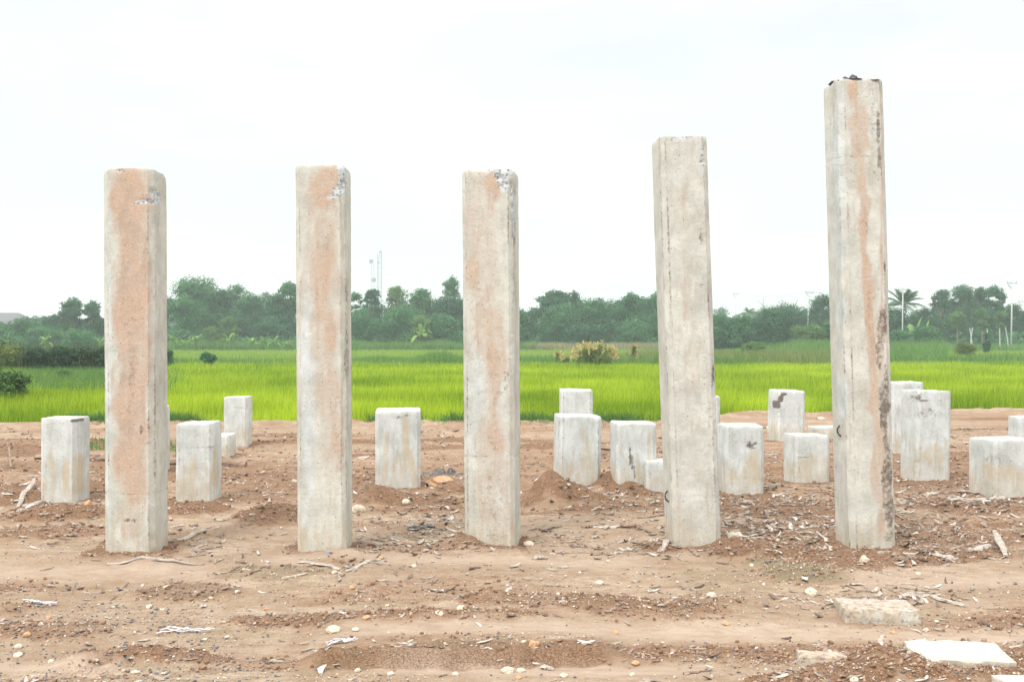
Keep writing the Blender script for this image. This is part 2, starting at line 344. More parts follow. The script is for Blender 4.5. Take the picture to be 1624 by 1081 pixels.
def ground(X, Y):
    X = np.asarray(X, float); Y = np.asarray(Y, float)
    near = ss(60, 25, Y); edge = yedge(X); soil = ss(edge + 0.25, edge - 0.15, Y)
    h = 0.025*fbm(X*.35, Y*.6, 3, 3) * soil
    rut = fbm(X*.35 + 5, Y*2.2, 11, 4)
    h = h + 0.022*rut*soil*near
    trk = np.zeros_like(X)
    clod = ss(0.02, 0.42, fbm(X*.45 + 40, Y*1.3, 21, 4)) * 0.95
    clod = np.maximum(clod, ss(9.0, 11.5, Y)*(0.35 + 0.5*vn(X*.5, Y*.9, 5)))
    clod = clod * (1 - 0.75*ss(13.5, 16.5, Y)*ss(-.3, .5, fbm(X*.3, Y*1.1, 77, 3)))
    olive = ss(0.1, 0.5, fbm(X*.7 + 9, Y*1.6, 31, 3)) * 0.5 * ss(9.5, 7.5, Y)
    wx = X + 0.05*fbm(X*6, Y*6, 51, 3); wy = Y + 0.05*fbm(X*6, Y*6, 61, 3)
    for px, py, rpx, ry, hh, br, ol in MOUNDS:
        y0 = gy(py, hh*0.5); x0 = gx(px, y0); rx = rpx/FPX*y0
        q = ((wx-x0)/rx)**2 + ((wy-y0)/ry)**2
        g = np.where(q < 4.5, np.exp(-q*1.25) - 0.0036, 0).clip(0)
        h = h + hh*g; k = ss(0.12, 0.5, g)
        clod = np.maximum(clod*(1-k*0.4), k*br); olive = np.maximum(olive*(1-k), k*ol)
    for (a_, b_, yb_) in BASES:
        y0 = gy(yb_) + .17; x0 = gx((a_+b_)/2, y0); hw = (b_-a_)/FPX*y0*.5
        q = np.maximum(np.abs(wx-x0)-hw, np.abs(wy-y0)-.17)
        g = np.exp(-((np.maximum(q, 0))/.09)**2)*(.45 + .55*vn(X*3.2+a_, Y*3, 17))*(q < .35)
        h = h + .016*g; clod = np.maximum(clod, ss(.1, .55, g)*.9)
    # smooth driven-over tracks (pale)
    for (px0, px1, pyc, half) in ((430, 1010, 890, .16), (860, 1700, 1003, .17), (-50, 330, 905, .22), (560, 1250, 1005, .14), (1350, 1800, 920, .22), (620, 1110, 1062, .10), (-100, 120, 1065, .1)):
        yc = gy(pyc); xc0, xc1 = gx(px0, yc), gx(px1, yc)
        k = np.exp(-(((Y - yc - .04*np.sin(X*2.3+px0))/half)**2)) * ss(xc0-.25, xc0+.15, X) * ss(xc1+.25, xc1-.15, X)
        trk = np.maximum(trk, k); clod = clod*(1-0.93*k); h = h*(1-0.5*k) - .006*k; olive = olive*(1-.9*k)
    # edge of the dried wheel rut, its cracked face towards the camera
    ye = 5.235 + .035*np.sin(X*1.9+.4) + .012*np.sin(X*7)
    win = ss(-1.05, -.8, X)*ss(.66, .35, X)
    face = win*np.where(Y > ye, np.exp(-((Y-ye)/.55).clip(0)), np.exp(-((ye-Y)/.045)**2))
    h = h + 0.075*face
    clod = np.maximum(clod, win*ss(.03, .0, np.abs(Y-ye+.035)-.045))
    r1 = np.abs(fbm(X*7, Y*7, 71, 4)); r2 = fbm(X*21, Y*21, 81, 3)
    nf = ss(40, 24, Y)
    h = h + soil*nf*(clod*(0.030*(0.5-r1) + 0.010*r2) + 0.006*fbm(X*9, Y*15, 91, 4))
    h = h + 0.07*np.exp(-((Y-(edge-.45))/.35)**2)*soil - 0.10*(1-soil)
    bb = np.exp(-((Y-(edge-.6))/.8)**2); clod = clod*(1-.5*bb) + .3*bb*ss(-.2, .5, fbm(X*3, Y*5, 301, 4)); h = h + soil*bb*.045*fbm(X*4, Y*6, 303, 4)
    return h, clod, olive, 1-soil, trk
def gh(X, Y): return ground(np.atleast_1d(X), np.atleast_1d(Y))[0]
def build_ground():
    xs = list(np.arange(0, 4.6, .021)); st = .021
    while xs[-1] < 470: st *= 1.022; xs.append(xs[-1] + st)
    xs = np.array(xs); xs = np.concatenate([-xs[:0:-1], xs])
    ys = list(np.arange(4.3, 9.0, .014)); st = .014
    while ys[-1] < 600: st *= 1.0105; ys.append(ys[-1] + st)
    ys = np.concatenate([[-15, -6, 0, 2, 3, 3.6, 4.0, 4.2], ys])
    X, Y = np.meshgrid(xs, ys); h, c, o, f, tk = ground(X.ravel(), Y.ravel())
    n, m = len(ys), len(xs)
    i = np.arange(n*m).reshape(n, m)
    q = np.stack([i[:-1, :-1], i[:-1, 1:], i[1:, 1:], i[1:, :-1]], -1).reshape(-1, 4)
    V = np.stack([X.ravel(), Y.ravel(), h], 1)
    g = mesh_np('ground', V, q, np.full(len(q), 4), M['soil'], None, {'soil': np.stack([c, o, f, tk], 1)}, True)
    tag(g, 'bare reddish brown soil with dried ruts and a field beyond', 'ground', kind='structure')
build_ground()

# ------------------------------------------------------------------ concrete piles and stumps
def section(s, c, n_side=18, n_ch=3):
    """points round a chamfered square, and for each the signed face direction"""
    h = s/2; pts = []
    cor = [(-h, -h), (h, -h), (h, h), (-h, h)]
    for k in range(4):
        a = np.array(cor[k]); b = np.array(cor[(k+1) % 4]); d = (b-a)/s
        p0 = a + d*c; p1 = b - d*c
        for i in range(n_side): pts.append(p0 + (p1-p0)*i/n_side)
        q1 = b + np.array([-d[1], d[0]])*c
        for i in range(n_ch):
            tt = i/n_ch; p = p1 + (q1-p1)*tt
            bul = (b-(p1+q1)/2); p = p + bul*0.04*math.sin(math.pi*tt); pts.append(p)
    return np.array(pts)
def fit(xl, xr, yb, th, c):
    y0 = gy(yb); s = (xr-xl)/FPX*y0; cx = gx((xl+xr)/2, y0); cy = y0 + s/2
    ct, st = math.cos(th), math.sin(th)
    for _ in range(25):
        p = section(s, c, 2, 1); X = p[:, 0]*ct - p[:, 1]*st + cx; Y = p[:, 0]*st + p[:, 1]*ct + cy
        px = CX + FPX*X/Y
        s *= 1 + 0.8*((xr-xl)/(px.max()-px.min()) - 1)
        cx += ((xl+xr)/2 - (px.min()+px.max())/2)/FPX*cy; cy += y0 - Y.min()
    return s, cx, cy
def pile(name, label, cat, group, xl, xr, ytop, yb, th=0.0, c=.035, dxt=0, seed=1, stains=(), joints=(), tone=0.0,
         toptilt=(0, 0), roughtop=.008, step=.014, chip=.5, yellow=0, grow=0.0, hook=None, bury=.35):
    th = R(th); s, cx, cy = fit(xl, xr, yb, th, c); yf = cy - s/2
    H = EYE + (HY-ytop)/FPX*yf if ytop < HY else EYE - (ytop-HY)/FPX*(yf+.75*s)
    root = empty(name, (cx, cy, 0), label, cat, group)
    P = section(s, c, 22 if step < .02 else 14, 3); n = len(P)
    zs = np.concatenate([[-bury], np.arange(-.05, H-.02, step), H - np.array([.016, .008, .003, 0])])
    m = len(zs); Z = np.repeat(zs, n); PX = np.tile(P[:, 0], m); PY = np.tile(P[:, 1], m)
    ang = np.arctan2(PY, PX); per = np.tile(np.linspace(0, 4*s, n, endpoint=False), m)
    rad = np.ones_like(Z)
    # corner arrises are chipped away here and there
    cornerness = ss(.40, .49, np.minimum(np.abs(PX), np.abs(PY))/s)
    q = np.round(ang/(math.pi/2)-.5)
    nz = fbm(Z*7 + q*13, q*7.7 + seed, seed, 4); nz2 = fbm(Z*45 + q*3, per*40, seed+9, 3)
    chipd = ss(.35, .7, nz)*ss(-.3,.5,nz2)*.030*chip + ss(.15, .6, nz2)*.012*chip
    rad -= cornerness*chipd/ (s/2)*.6
    rad += (fbm(per*6, Z*3, seed+3, 2)*.0012 + fbm(per*40, Z*40, seed+4, 2)*.0007)/(s/2)
    topw = np.exp(-((H-Z)/.012)); rad -= topw*(.003+.010*np.abs(fbm(per*14, Z*0+3, seed+5, 3)))/(s/2)
    zj = []
    for j in joints:
        jz = EYE - (j-HY)/FPX*yf; zj.append(jz); rad -= np.exp(-((Z-jz)/.006)**2)*.0012/(s/2)
    X = PX*rad; Y = PY*rad
    # cap: rings shrinking to the middle
    caps = []; kk = [.93, .8, .62, .42, .2]
    topbase = (m-1)*n
    for k in kk: caps.append(np.stack([P[:, 0]*k, P[:, 1]*k], 1))
    cap = np.concatenate(caps); capn = len(kk)*n
    X = np.concatenate([X, cap[:, 0], [0]]); Y = np.concatenate([Y, cap[:, 1], [0]]); Z = np.concatenate([Z, np.full(capn+1, H)])
    tw = ss(H-.12, H, Z)
    rt = fbm(X*22+seed, Y*22, seed+6, 4)*roughtop
    Z = Z + tw*(toptilt[0]*X + toptilt[1]*Y + rt)
    Zc = Z.copy()
    # stains, plus cap and edge shading, painted over the surface, in the pile's own (u, z) frame
    tt = np.clip(Z/H, 0, 1); ypix = yb + (ytop-yb)*tt
    a = X/(s/2)
    Lx = np.where(np.abs(a) > 2, 0, a)
    pxl = xl + dxt*tt; ppx = pxl + (Lx+1)/2*(xr-xl)*(.94 if th == 0 else .97)
    wsc = min(1, (xr-xl)/95)*(1 if H > 1.6 else .35); wob1 = fbm(X*14+seed, Z*7, seed+20, 4)*9*wsc; wob2 = fbm(X*8+seed, Z*5, seed+30, 4)*20*wsc
    fc = [(CX + FPX*((sx_*s/2*math.cos(th) + s/2*math.sin(th)) + cx)/((sx_*s/2*math.sin(th) - s/2*math.cos(th)) + cy)) for sx_ in (-1, 1)]
    ppx = fc[0] + dxt*tt + (Lx+1)/2*(fc[1]-fc[0])
    A = np.zeros((len(X), 4)); frontw = ss(.3, -.3, Y/(s/2))*.85 + .15
    TN = np.full(len(X), float(tone))
    for (sx, sy, rx, ry, k, ch) in stains:
        d = ((ppx+wob1*min(1, rx/10) - sx)/rx)**2 + ((ypix+wob2*min(1, ry/18) - sy)/ry)**2
        val = k*np.clip(1.45 - d, 0, 1)*frontw
        if ch == 1 and H > 1.6: val = k*.86*np.clip(1.3 - d, 0, 1)**.6*frontw
        if ch == 4: TN = np.maximum(TN, val); continue
        A[:, ch] = np.maximum(A[:, ch], val)
    for j in zj: A[:, 1] = np.maximum(A[:, 1], np.exp(-((Z-j)/.005)**2)*.55*ss(-.3, .2, fbm(X*9, Z*0+j, seed+40, 3)+.2))
    A[-capn-1:, 3] = np.maximum(A[-capn-1:, 3], .55); A[-capn-1:, 1] = np.maximum(A[-capn-1:, 1], .36)  # caps coloured darker to offset the bright overhead sky
    A[:, 1] = np.maximum(A[:, 1], np.concatenate([cornerness*ss(.35, .8, nz)*.35*chip, np.zeros(capn+1)]))
    arr = np.zeros(len(X)); 
    for ax_, ay_ in ((X/(s/2), Y), (Y/(s/2), X)):
        for sg in (-1, 1): arr = np.maximum(arr, (np.abs(ax_) > .95)*np.exp(-((ay_ - sg*(s/2-c))/.007)**2))
    A[:, 1] = np.maximum(A[:, 1], arr*(.42 + .5*fbm(Z*3+seed, X*9+Y*5, seed+70, 3).clip(-.4, 1))*(1 if H > 1.6 else .8))  # dark lines painted along the chamfers, standing in for edge shading
    low = ss(.40, 0, Z)*.62; A[:, 3] = np.maximum(A[:, 3], low + yellow*ss(.75, .25, tt)*ss(.05, .3, tt)*(0.35+1.1*np.maximum(0, fbm(per_full(X, Y, s)*9, Z*1.2, seed+50, 3))))
    # world-space lean as a shear
    dx = dxt/FPX*yf; X2 = X + 0; Y2 = Y + 0
    sh = np.clip(Z/H, -.2, 1)*dx
    ct, st = math.cos(th), math.sin(th)
    rc = 1 - .07*np.clip(A[:, 2], 0, 1)*(.4+fbm(per_full(X, Y, s)*20, Zc*25, seed+60, 3).clip(-.3, 1)); X2 = X2*rc; Y2 = Y2*rc
    V = np.stack([X2*ct - Y2*st + sh, X2*st + Y2*ct, Zc], 1)
    tot = m + len(kk); i = np.arange(tot*n).reshape(tot, n); nx = np.roll(i, -1, 1)
    quads = np.stack([i[:-1], nx[:-1], nx[1:], i[1:]], -1).reshape(-1, 4)
    last = (tot-1)*n; ctr = tot*n
    tris = np.stack([np.arange(n)+last, (np.arange(n)+1) % n+last, np.full(n, ctr)], 1)
    loops = np.concatenate([quads.ravel(), tris.ravel()]); tots = np.concatenate([np.full(len(quads), 4), np.full(len(tris), 3)])
    b = mesh_np('shaft', V, loops, tots, M['concrete'], root, {'stain': A, 'tone': TN}, True)
    b.data.set_sharp_from_angle(angle=R(24))
    if hook:
        hx, hy, lo = hook; hz = EYE - (hy-HY)/FPX*(yf+.12); k = MB()
        xx = -s/2 + dx*hz/H; pts = []
        for q in range(9):
            an = R(-15) + R(210)*q/8
            pts.append((xx + .012 - lo*math.sin(an), -.02 - .03*q/8, hz + .038*math.cos(an)))
        k.tube(pts, [.0065]*9, 8); k.build('lifting_loop', M['rust'], root, True)
    root['stand'] = s; return root, s, cx, cy, H
def per_full(X, Y, s): return np.where(np.abs(X) > np.abs(Y), Y + 3*np.sign(X), X + 7*np.sign(Y))

GP = 'tall concrete piles standing in a row'
piles = {}
piles[1] = pile('concrete_pile', 'tall concrete pile stained orange all down its front, nearest the left edge', 'pile', GP, 167, 266, 268, 886, 0, .036, -2, 11,
    [(172, 600, 5, 300, .8, 4), (206, 330, 32, 80, 1.15, 0), (207, 470, 31, 110, 1.1, 0), (207, 610, 29, 90, 1.0, 0), (208, 730, 26, 70, 1.0, 0), (198, 440, 12, 120, 1.1, 0), (208, 820, 20, 40, .45, 0), (225, 560, 10, 300, .8, 0),
     (208, 585, 9, 38, .62, 1), (206, 505, 16, 40, .38, 1), (203, 430, 14, 60, .33, 1), (222, 680, 3, 12, .95, 1), (206, 640, 6, 50, .35, 1), (205, 824, 17, 2.6, .95, 1), (248, 600, 6, 60, .45, 1), (250, 520, 4, 30, .45, 1),
     (243, 400, 3.0, 150, .36, 1), (235, 700, 20, 60, .25, 1), (230, 322, 15, 4, 1.0, 2), (241, 315, 4, 16, 1.0, 2), (190, 272, 8, 3, .7, 2), (210, 860, 50, 40, .3, 3)],
    [783], 0.0, (0, -.02), .006, chip=.45)
piles[2] = pile('concrete_pile', 'tall concrete pile, soft orange streak and chipped grey top corner, second from left', 'pile', GP, 472, 559, 262, 882, 0, .030, -3, 23,
    [(489, 620, 9, 190, 1.1, 4), (512, 420, 30, 190, .42, 0), (526, 680, 18, 120, .45, 0), (515, 300, 25, 42, .9, 0), (525, 270, 25, 12, .5, 0), (512, 390, 22, 60, .75, 0), (512, 460, 12, 60, .85, 0), (521, 530, 10, 50, .85, 0), (528, 620, 11, 50, .7, 0), (532, 690, 11, 60, .72, 0), (534, 770, 9, 60, .3, 0), (500, 290, 6, 5, .5, 0),
     (530, 640, 8, 40, .36, 1), (534, 700, 7, 40, .36, 1), (548, 470, 2.2, 60, .8, 1), (547, 560, 2.5, 60, .75, 1), (549, 660, 2, 60, .5, 1),
     (545, 280, 12, 18, 1.1, 2), (538, 302, 12, 8, 1.1, 2), (530, 312, 14, 3, 1.0, 2), (550, 330, 3, 20, .8, 2)],
    [783], 0.0, (0, 0), .004, chip=.35, hook=(471, 832, .028))
piles[3] = pile('concrete_pile', 'tall concrete pile with exposed blue gravel at its top corner, middle of the row', 'pile', GP, 737, 826, 269, 868, -8, .030, -4, 37,
    [(755, 640, 12, 90, .7, 4), (800, 720, 10, 120, .6, 4), (765, 420, 30, 150, .42, 0), (785, 740, 30, 150, .42, 0), (782, 295, 18, 26, .95, 0), (785, 310, 13, 22, .8, 0), (782, 330, 10, 22, .6, 0), (757, 350, 12, 50, .35, 0), (750, 440, 12, 40, .8, 0), (765, 480, 16, 35, .6, 0), (775, 530, 24, 50, .6, 0), (786, 580, 15, 40, .95, 0), (788, 630, 10, 40, .9, 0), (785, 690, 18, 30, .9, 0), (775, 730, 20, 40, .5, 0), (742, 560, 4, 3, .9, 0),
     (780, 690, 16, 28, .38, 1), (783, 790, 24, 55, .34, 1), (785, 850, 22, 22, .45, 1), (803, 600, 5, 25, .55, 1), (760, 450, 10, 40, .3, 1), (760, 520, 18, 60, .27, 1), (812, 350, 2.5, 40, .85, 1), (812, 460, 2, 100, .5, 1), (817, 640, 3, 50, .4, 1),
     (798, 282, 17, 14, 1.15, 2), (802, 300, 10, 12, 1.15, 2), (812, 330, 3, 34, .8, 2), (770, 270, 15, 3, .7, 2)],
    [400, 723], 0.05, (0, 0), .004, chip=.35)
piles[4] = pile('concrete_pile', 'plain pale grey concrete pile leaning slightly left, rusty loop low on its side', 'pile', GP, 1056, 1144, 216, 876, 4, .038, -24, 41,
    [(1080, 330, 12, 50, .32, 0), (1090, 400, 10, 40, .3, 0), (1113, 290, 3, 3, .9, 0), (1085, 470, 20, 50, .2, 0), (1100, 570, 14, 40, .28, 0), (1080, 830, 30, 30, .25, 0),
     (1112, 375, 3, 14, .85, 1), (1131, 590, 3.2, 16, 1.1, 1), (1112, 452, 6, 1.5, .8, 1), (1122, 700, 9, 60, .36, 1), (1128, 780, 9, 70, .36, 1), (1105, 420, 2, 5, .6, 1), (1062, 500, 3, 60, .35, 1), (1060, 640, 3, 120, .3, 1), (1100, 620, 16, 30, .25, 1),
     (1116, 250, 3.5, 28, 1.0, 2), (1078, 219, 30, 3, .6, 2), (1130, 840, 40, 30, .3, 3)],
    [640, 788], 0.12, (0.02, 0), .007, chip=.55, hook=(1055, 787, .034))
piles[5] = pile('concrete_pile', 'tallest concrete pile, right edge spalled and blackened, at the right end', 'pile', GP, 1326, 1420, 126, 872, 5, .042, -21, 59,
    [(1329, 300, 2.2, 200, .5, 1), (1330, 700, 2.2, 200, .5, 1), (1334, 300, 5, 200, .9, 4), (1338, 600, 6, 200, 1.2, 4), (1340, 780, 5, 70, .8, 4), (1352, 145, 12, 30, .95, 0), (1362, 220, 11, 60, .75, 0), (1357, 245, 10, 8, .85, 0), (1368, 300, 9, 50, .8, 0), (1372, 360, 7, 50, 1.0, 0), (1374, 420, 7, 40, 1.0, 0), (1378, 480, 8, 50, 1.05, 0), (1382, 545, 8, 60, .95, 0), (1384, 620, 10, 60, .8, 0), (1390, 690, 12, 120, .65, 0), (1400, 780, 14, 90, .6, 0), (1308, 135, 5, 3, .9, 0), (1398, 340, 2.5, 200, .75, 0), (1398, 560, 8, 60, .6, 0),  # dark lines paint the arris shade; pale streak, part stain, brightens the chamfer
     (1391, 205, 4, 34, 1.1, 1), (1394, 250, 4, 20, 1.0, 1), (1399, 140, 2.5, 60, .6, 1), (1376, 360, 3, 40, .5, 1), (1378, 480, 3, 40, .45, 1), (1403, 425, 3.5, 14, 1.1, 1), (1400, 520, 7, 35, .85, 1), (1394, 555, 7, 30, .8, 1), (1408, 600, 6, 40, .9, 1), (1404, 660, 9, 60, 1.05, 1), (1408, 740, 9, 50, 1.0, 1), (1410, 800, 8, 40, .9, 1), (1412, 850, 7, 25, .7, 1), (1328, 500, 1.5, 300, .4, 1),
     (1384, 190, 6, 60, .45, 2), (1400, 850, 60, 30, .3, 3)],
    [248], 0.05, (0.01, -.03), .012, chip=.75, hook=(1327, 683, .032))

GS = 'short concrete stumps standing behind the row'
stumps = [
 # xl, xr, ytop, yb, th, dxt, seed, tone, label, extra
 (65, 142, 660, 801, -2, 0, 101, .85, 'short concrete stump with a dark hole in its top, nearest the left edge', dict(stains=[(82, 735, 5, 35, .8, 3), (105, 760, 6, 40, 1, 3), (118, 750, 5, 40, 1, 3), (122, 664, 12, 3, 1.2, 1), (90, 668, 14, 2, .5, 1)], yellow=.45)),
 (214, 269, 643, 748, 0, 0, 102, .7, 'concrete stump mostly hidden behind the orange stained pile', dict()),
 (279, 351, 668, 799, 1, 0, 103, .85, 'concrete stump with a faint curved line near its top, right of orange stained pile', dict(stains=[(315, 706, 30, 2, .55, 1), (303, 760, 10, 40, .9, 3), (338, 745, 4, 40, .9, 3), (325, 740, 3, 40, .7, 3)], yellow=.5)),
 (318, 374, 688, 724, 0, 0, 104, .75, 'very low concrete stump in front of the far stump left of centre', dict(yellow=.3)),
 (355, 400, 628, 708, 0, 0, 105, .9, 'slim far concrete stump at the edge of the green field, left of the second pile', dict(stains=[(378, 645, 16, 2, .5, 1)], yellow=.45)),
 (595, 667, 648, 776, 5, 0, 106, .9, 'short concrete stump standing between the second and third tall piles', dict(stains=[(640, 655, 22, 2, .6, 1), (633, 660, 12, 1.5, .6, 1), (612, 730, 5, 50, .8, 3), (645, 700, 7, 50, .9, 3), (650, 740, 6, 40, .8, 3)], yellow=.5)),
 (877, 952, 657, 776, 6, 2, 107, .9, 'concrete stump with a mound of soil against its left foot', dict(stains=[(915, 693, 34, 1.6, .6, 1), (930, 740, 12, 50, .7, 3), (925, 680, 5, 8, .6, 3)], yellow=.4)),
 (887, 940, 617, 732, 0, 0, 108, .95, 'far concrete stump rising behind another one, right of the middle pile', dict(stains=[(912, 630, 20, 2, .35, 1)], yellow=.2)),
 (968, 1041, 668, 783, 5, 0, 109, .9, 'concrete stump with a long slanting scratch across its front', dict(stains=[(999, 722, 2, 16, 1, 1), (1003, 735, 2, 14, .9, 1), (1006, 750, 2, 12, .8, 1), (1030, 720, 4, 50, .8, 3)], yellow=.45)),
 (1016, 1080, 727, 786, 4, 0, 110, .9, 'knee high concrete stump partly hidden by the plain leaning pile', dict(yellow=.35)),
 (1086, 1142, 627, 740, 0, 0, 111, .9, 'far concrete stump almost hidden behind the plain leaning pile', dict()),
 (1138, 1211, 672, 786, 3, 0, 112, .9, 'concrete stump with a dark blue smudge on its front', dict(stains=[(1189, 704, 6, 5, 1.1, 1), (1197, 701, 6, 3, 1.0, 1), (1186, 699, 8, 2, .9, 1), (1194, 708, 4, 3, .8, 1), (1175, 698, 16, 2, .5, 1), (1195, 745, 12, 35, .9, 3)], yellow=.5)),
 (1217, 1275, 618, 705, 9, 2, 113, .95, 'far concrete stump with a black crack running down its left edge', dict(stains=[(1243, 623, 5, 3, 1.3, 1), (1239, 630, 4, 6, 1.4, 1), (1235, 640, 3.4, 7, 1.4, 1), (1231, 651, 2.6, 8, 1.3, 1), (1228, 663, 1.8, 9, 1.2, 1), (1226, 676, 1.4, 8, 1.0, 1), (1252, 660, 20, 1.2, .45, 1)], yellow=.45, chip=1.1)),
 (1243, 1315, 687, 770, 7, 0, 114, .75, 'low squat concrete stump just left of the tallest pile', dict(stains=[(1276, 723, 12, 1.6, .6, 1), (1286, 740, 26, 22, .7, 3)], yellow=.5)),
 (1281, 1340, 675, 698, 0, 0, 115, .6, 'flat concrete stump barely out of the soil, behind the squat one', dict()),
 (1398, 1464, 605, 722, 3, 0, 116, .95, 'far concrete stump right of the tallest pile, half hidden behind a nearer one', dict(stains=[(1445, 612, 16, 1.5, .5, 1)], yellow=.2)),
 (1428, 1506, 618, 766, 8, 2, 117, .92, 'tallest of the short stumps, with cracks and a rough band under its top', dict(stains=[(1466, 633, 9, 1.6, 1, 1), (1458, 628, 3, 5, 1, 1), (1475, 655, 26, 9, .42, 1), (1475, 648, 5, 3, .8, 1), (1492, 634, 8, 1.5, .7, 1), (1480, 722, 26, 20, .75, 3), (1453, 712, 2, 20, .6, 3)], yellow=.5, chip=.8)),
 (1537, 1640, 693, 793, 12, 0, 118, .75, 'wide low concrete stump cut by the right edge of the picture', dict(stains=[(1590, 722, 22, 12, .42, 1), (1590, 750, 40, 20, .8, 3), (1560, 695, 14, 3, .5, 1)], yellow=.5)),
 (1599, 1652, 659, 722, 5, 0, 119, .95, 'concrete stump seen behind the wide low one at the right edge', dict()),
]
for (xl, xr, yt, yb, th, dxt, sd, tone, lab, ex) in stumps:
    ex = dict(ex); ex.setdefault('chip', .55)
    rs = random.Random(sd)
    pile('concrete_stump', lab, 'stump', GS, xl, xr, yt, yb, th, .034, dxt, sd, tone=tone, step=.02,
         toptilt=(rs.uniform(-.035, .035), rs.uniform(-.02, .03)), roughtop=.004, joints=ex.pop('joints', ()), **ex)

# slabs and fragments of cut piles in the foreground
def slab(name, label, cx, cy, z0, lx, ly, lz, rot, seed, tone, tilt=(0, 0), stains=0.0, parent=None):
    n = [max(3, int(lx/.02)), max(3, int(ly/.02)), max(3, int(lz/.015))]
    V = {}; vl = []; F = []
    def vid(i, j, k):
        if (i, j, k) not in V:
            V[(i, j, k)] = len(vl); vl.append((i/n[0]-.5, j/n[1]-.5, k/n[2]-.5))
        return V[(i, j, k)]
    for i in range(n[0]):
        for j in range(n[1]):
            F.append((vid(i, j, n[2]), vid(i+1, j, n[2]), vid(i+1, j+1, n[2]), vid(i, j+1, n[2])))
            F.append((vid(i, j, 0), vid(i, j+1, 0), vid(i+1, j+1, 0), vid(i+1, j, 0)))
    for i in range(n[0]):
        for k in range(n[2]):
            F.append((vid(i, 0, k), vid(i+1, 0, k), vid(i+1, 0, k+1), vid(i, 0, k+1)))
            F.append((vid(i, n[1], k), vid(i, n[1], k+1), vid(i+1, n[1], k+1), vid(i+1, n[1], k)))
    for j in range(n[1]):
        for k in range(n[2]):
            F.append((vid(0, j, k), vid(0, j, k+1), vid(0, j+1, k+1), vid(0, j+1, k)))
            F.append((vid(n[0], j, k), vid(n[0], j+1, k), vid(n[0], j+1, k+1), vid(n[0], j, k+1)))
    P = np.array(vl)
    e = ((np.abs(P) > .43).sum(1) >= 2)
    X, Y, Z = P[:, 0]*lx, P[:, 1]*ly, P[:, 2]*lz
    d = fbm(X*20+seed, Y*20+Z*25, seed, 4)
    X = X + .010*d; Y = Y + .010*fbm(X*22, Z*30+Y*9+seed, seed+3, 4); Z = Z + .005*fbm(X*14, Y*14, seed+5, 3)
    k = np.where(e, .985-.02*np.maximum(d, 0), 1); X = X*k; Y = Y*k; Z = Z - np.where(e & (P[:, 2] > 0), .006+.012*np.maximum(0, d), 0)
    A = np.zeros((len(P), 4)); A[:, 3] = stains; A[:, 1] = np.where(P[:, 2] < .49, .38, .5 if stains > .3 else .12)
    A[:, 2] = np.where((P[:, 2] < .48), .35, 0)
    if stains > .3: A[:, 0] = np.where(P[:, 2] > .45, .75, .3)
    A[:, 3] = np.maximum(A[:, 3], .45*ss(.36, .5, np.abs(P[:, :2]).max(1)) + .25)
    o = mesh_np(name, np.stack([X, Y, Z], 1), [i for q in F for i in q], [4]*len(F), M['concrete'], parent, {'stain': A, 'tone': np.full(len(P), tone)}, True)
    o.data.set_sharp_from_angle(angle=R(35))
    o.location = (cx, cy, z0); o.rotation_euler = (tilt[0], tilt[1], R(rot))
    tag(o, label, 'slab'); return o
yq = gy(968, .05); slab('concrete_slab', 'thick broken grey concrete slab lying on the ground below the tallest pile', gx(1392, yq+.12), yq+.13, -.012, .39, .34, .14, -7, 5, .2, (R(-3), 0), .35)
yq = gy(1040, .04); slab('concrete_slab', 'thin white concrete slab on the soil near the bottom right corner', gx(1520, yq+.10), yq+.10, .018, .44, .27, .05, -4, 6, .55, (R(4), R(1)), .0)
yq = gy(1045, .04); slab('concrete_slab', 'small pale concrete block half buried in a reddish mound', gx(1310, yq+.05), yq+.06, -.005, .25, .10, .11, -3, 8, .0, (R(3), R(3)), .5)
yq = gy(1086, .04); slab('concrete_slab', 'corner of a white concrete slab cut by the bottom right corner of the picture', gx(1646, yq+.06), yq+.06, .0, .28, .25, .07, 12, 9, .55, (0, R(3)), .0)

# black scrap on top of the tallest pile
_, s5, cx5, cy5, H5 = piles[5]
xs5 = cx5 - 21/FPX*(cy5-s5/2)
def crumple(name, label, cat, cx, cy, cz, lx, ly, hz, mat, seed, n=26, parent=None, rot=0, group=None):
    u, v = np.meshgrid(np.linspace(-1, 1, n), np.linspace(-1, 1, n)); r = np.sqrt(u*u+v*v)
    edge = 1 + .25*fbm(u*2+seed, v*2, seed, 3)
    X = u*lx/2*edge; Y = v*ly/2*edge
    Z = hz*(.18+.9*np.abs(fbm(u*2.2+seed*3, v*1.8, seed+1, 4)))*np.clip(1.25-r, .0, 1)
    T = Z - .35*hz - .0
    top = np.stack([X.ravel(), Y.ravel(), Z.ravel()], 1); bot = np.stack([X.ravel()*.97, Y.ravel()*.97, np.minimum(Z.ravel()-.004, .0)], 1)
    i = np.arange(n*n).reshape(n, n); q = np.stack([i[:-1, :-1], i[:-1, 1:], i[1:, 1:], i[1:, :-1]], -1).reshape(-1, 4)
    q2 = q[:, ::-1] + n*n
    rim = np.concatenate([i[0, :], i[1:, -1], i[-1, -2::-1], i[-2:0:-1, 0]]); r2 = np.roll(rim, -1)
    q3 = np.stack([rim, rim+n*n, r2+n*n, r2], 1)
    V = np.concatenate([top, bot]); Q = np.concatenate([q, q2, q3])
    o = mesh_np(name, V, Q, np.full(len(Q), 4), mat, parent, {'tint': vn(V[:, 0]*60, V[:, 1]*60, seed)}, False)
    o.location = (cx, cy, cz); o.rotation_euler = (0, 0, R(rot)); tag(o, label, cat, group); return o
crumple('plastic_scrap', 'crumpled black plastic scrap lying on top of the tallest pile', 'scrap', xs5-.02, cy5-.05, H5-.002, .27, .22, .075, M['tar'], 3)
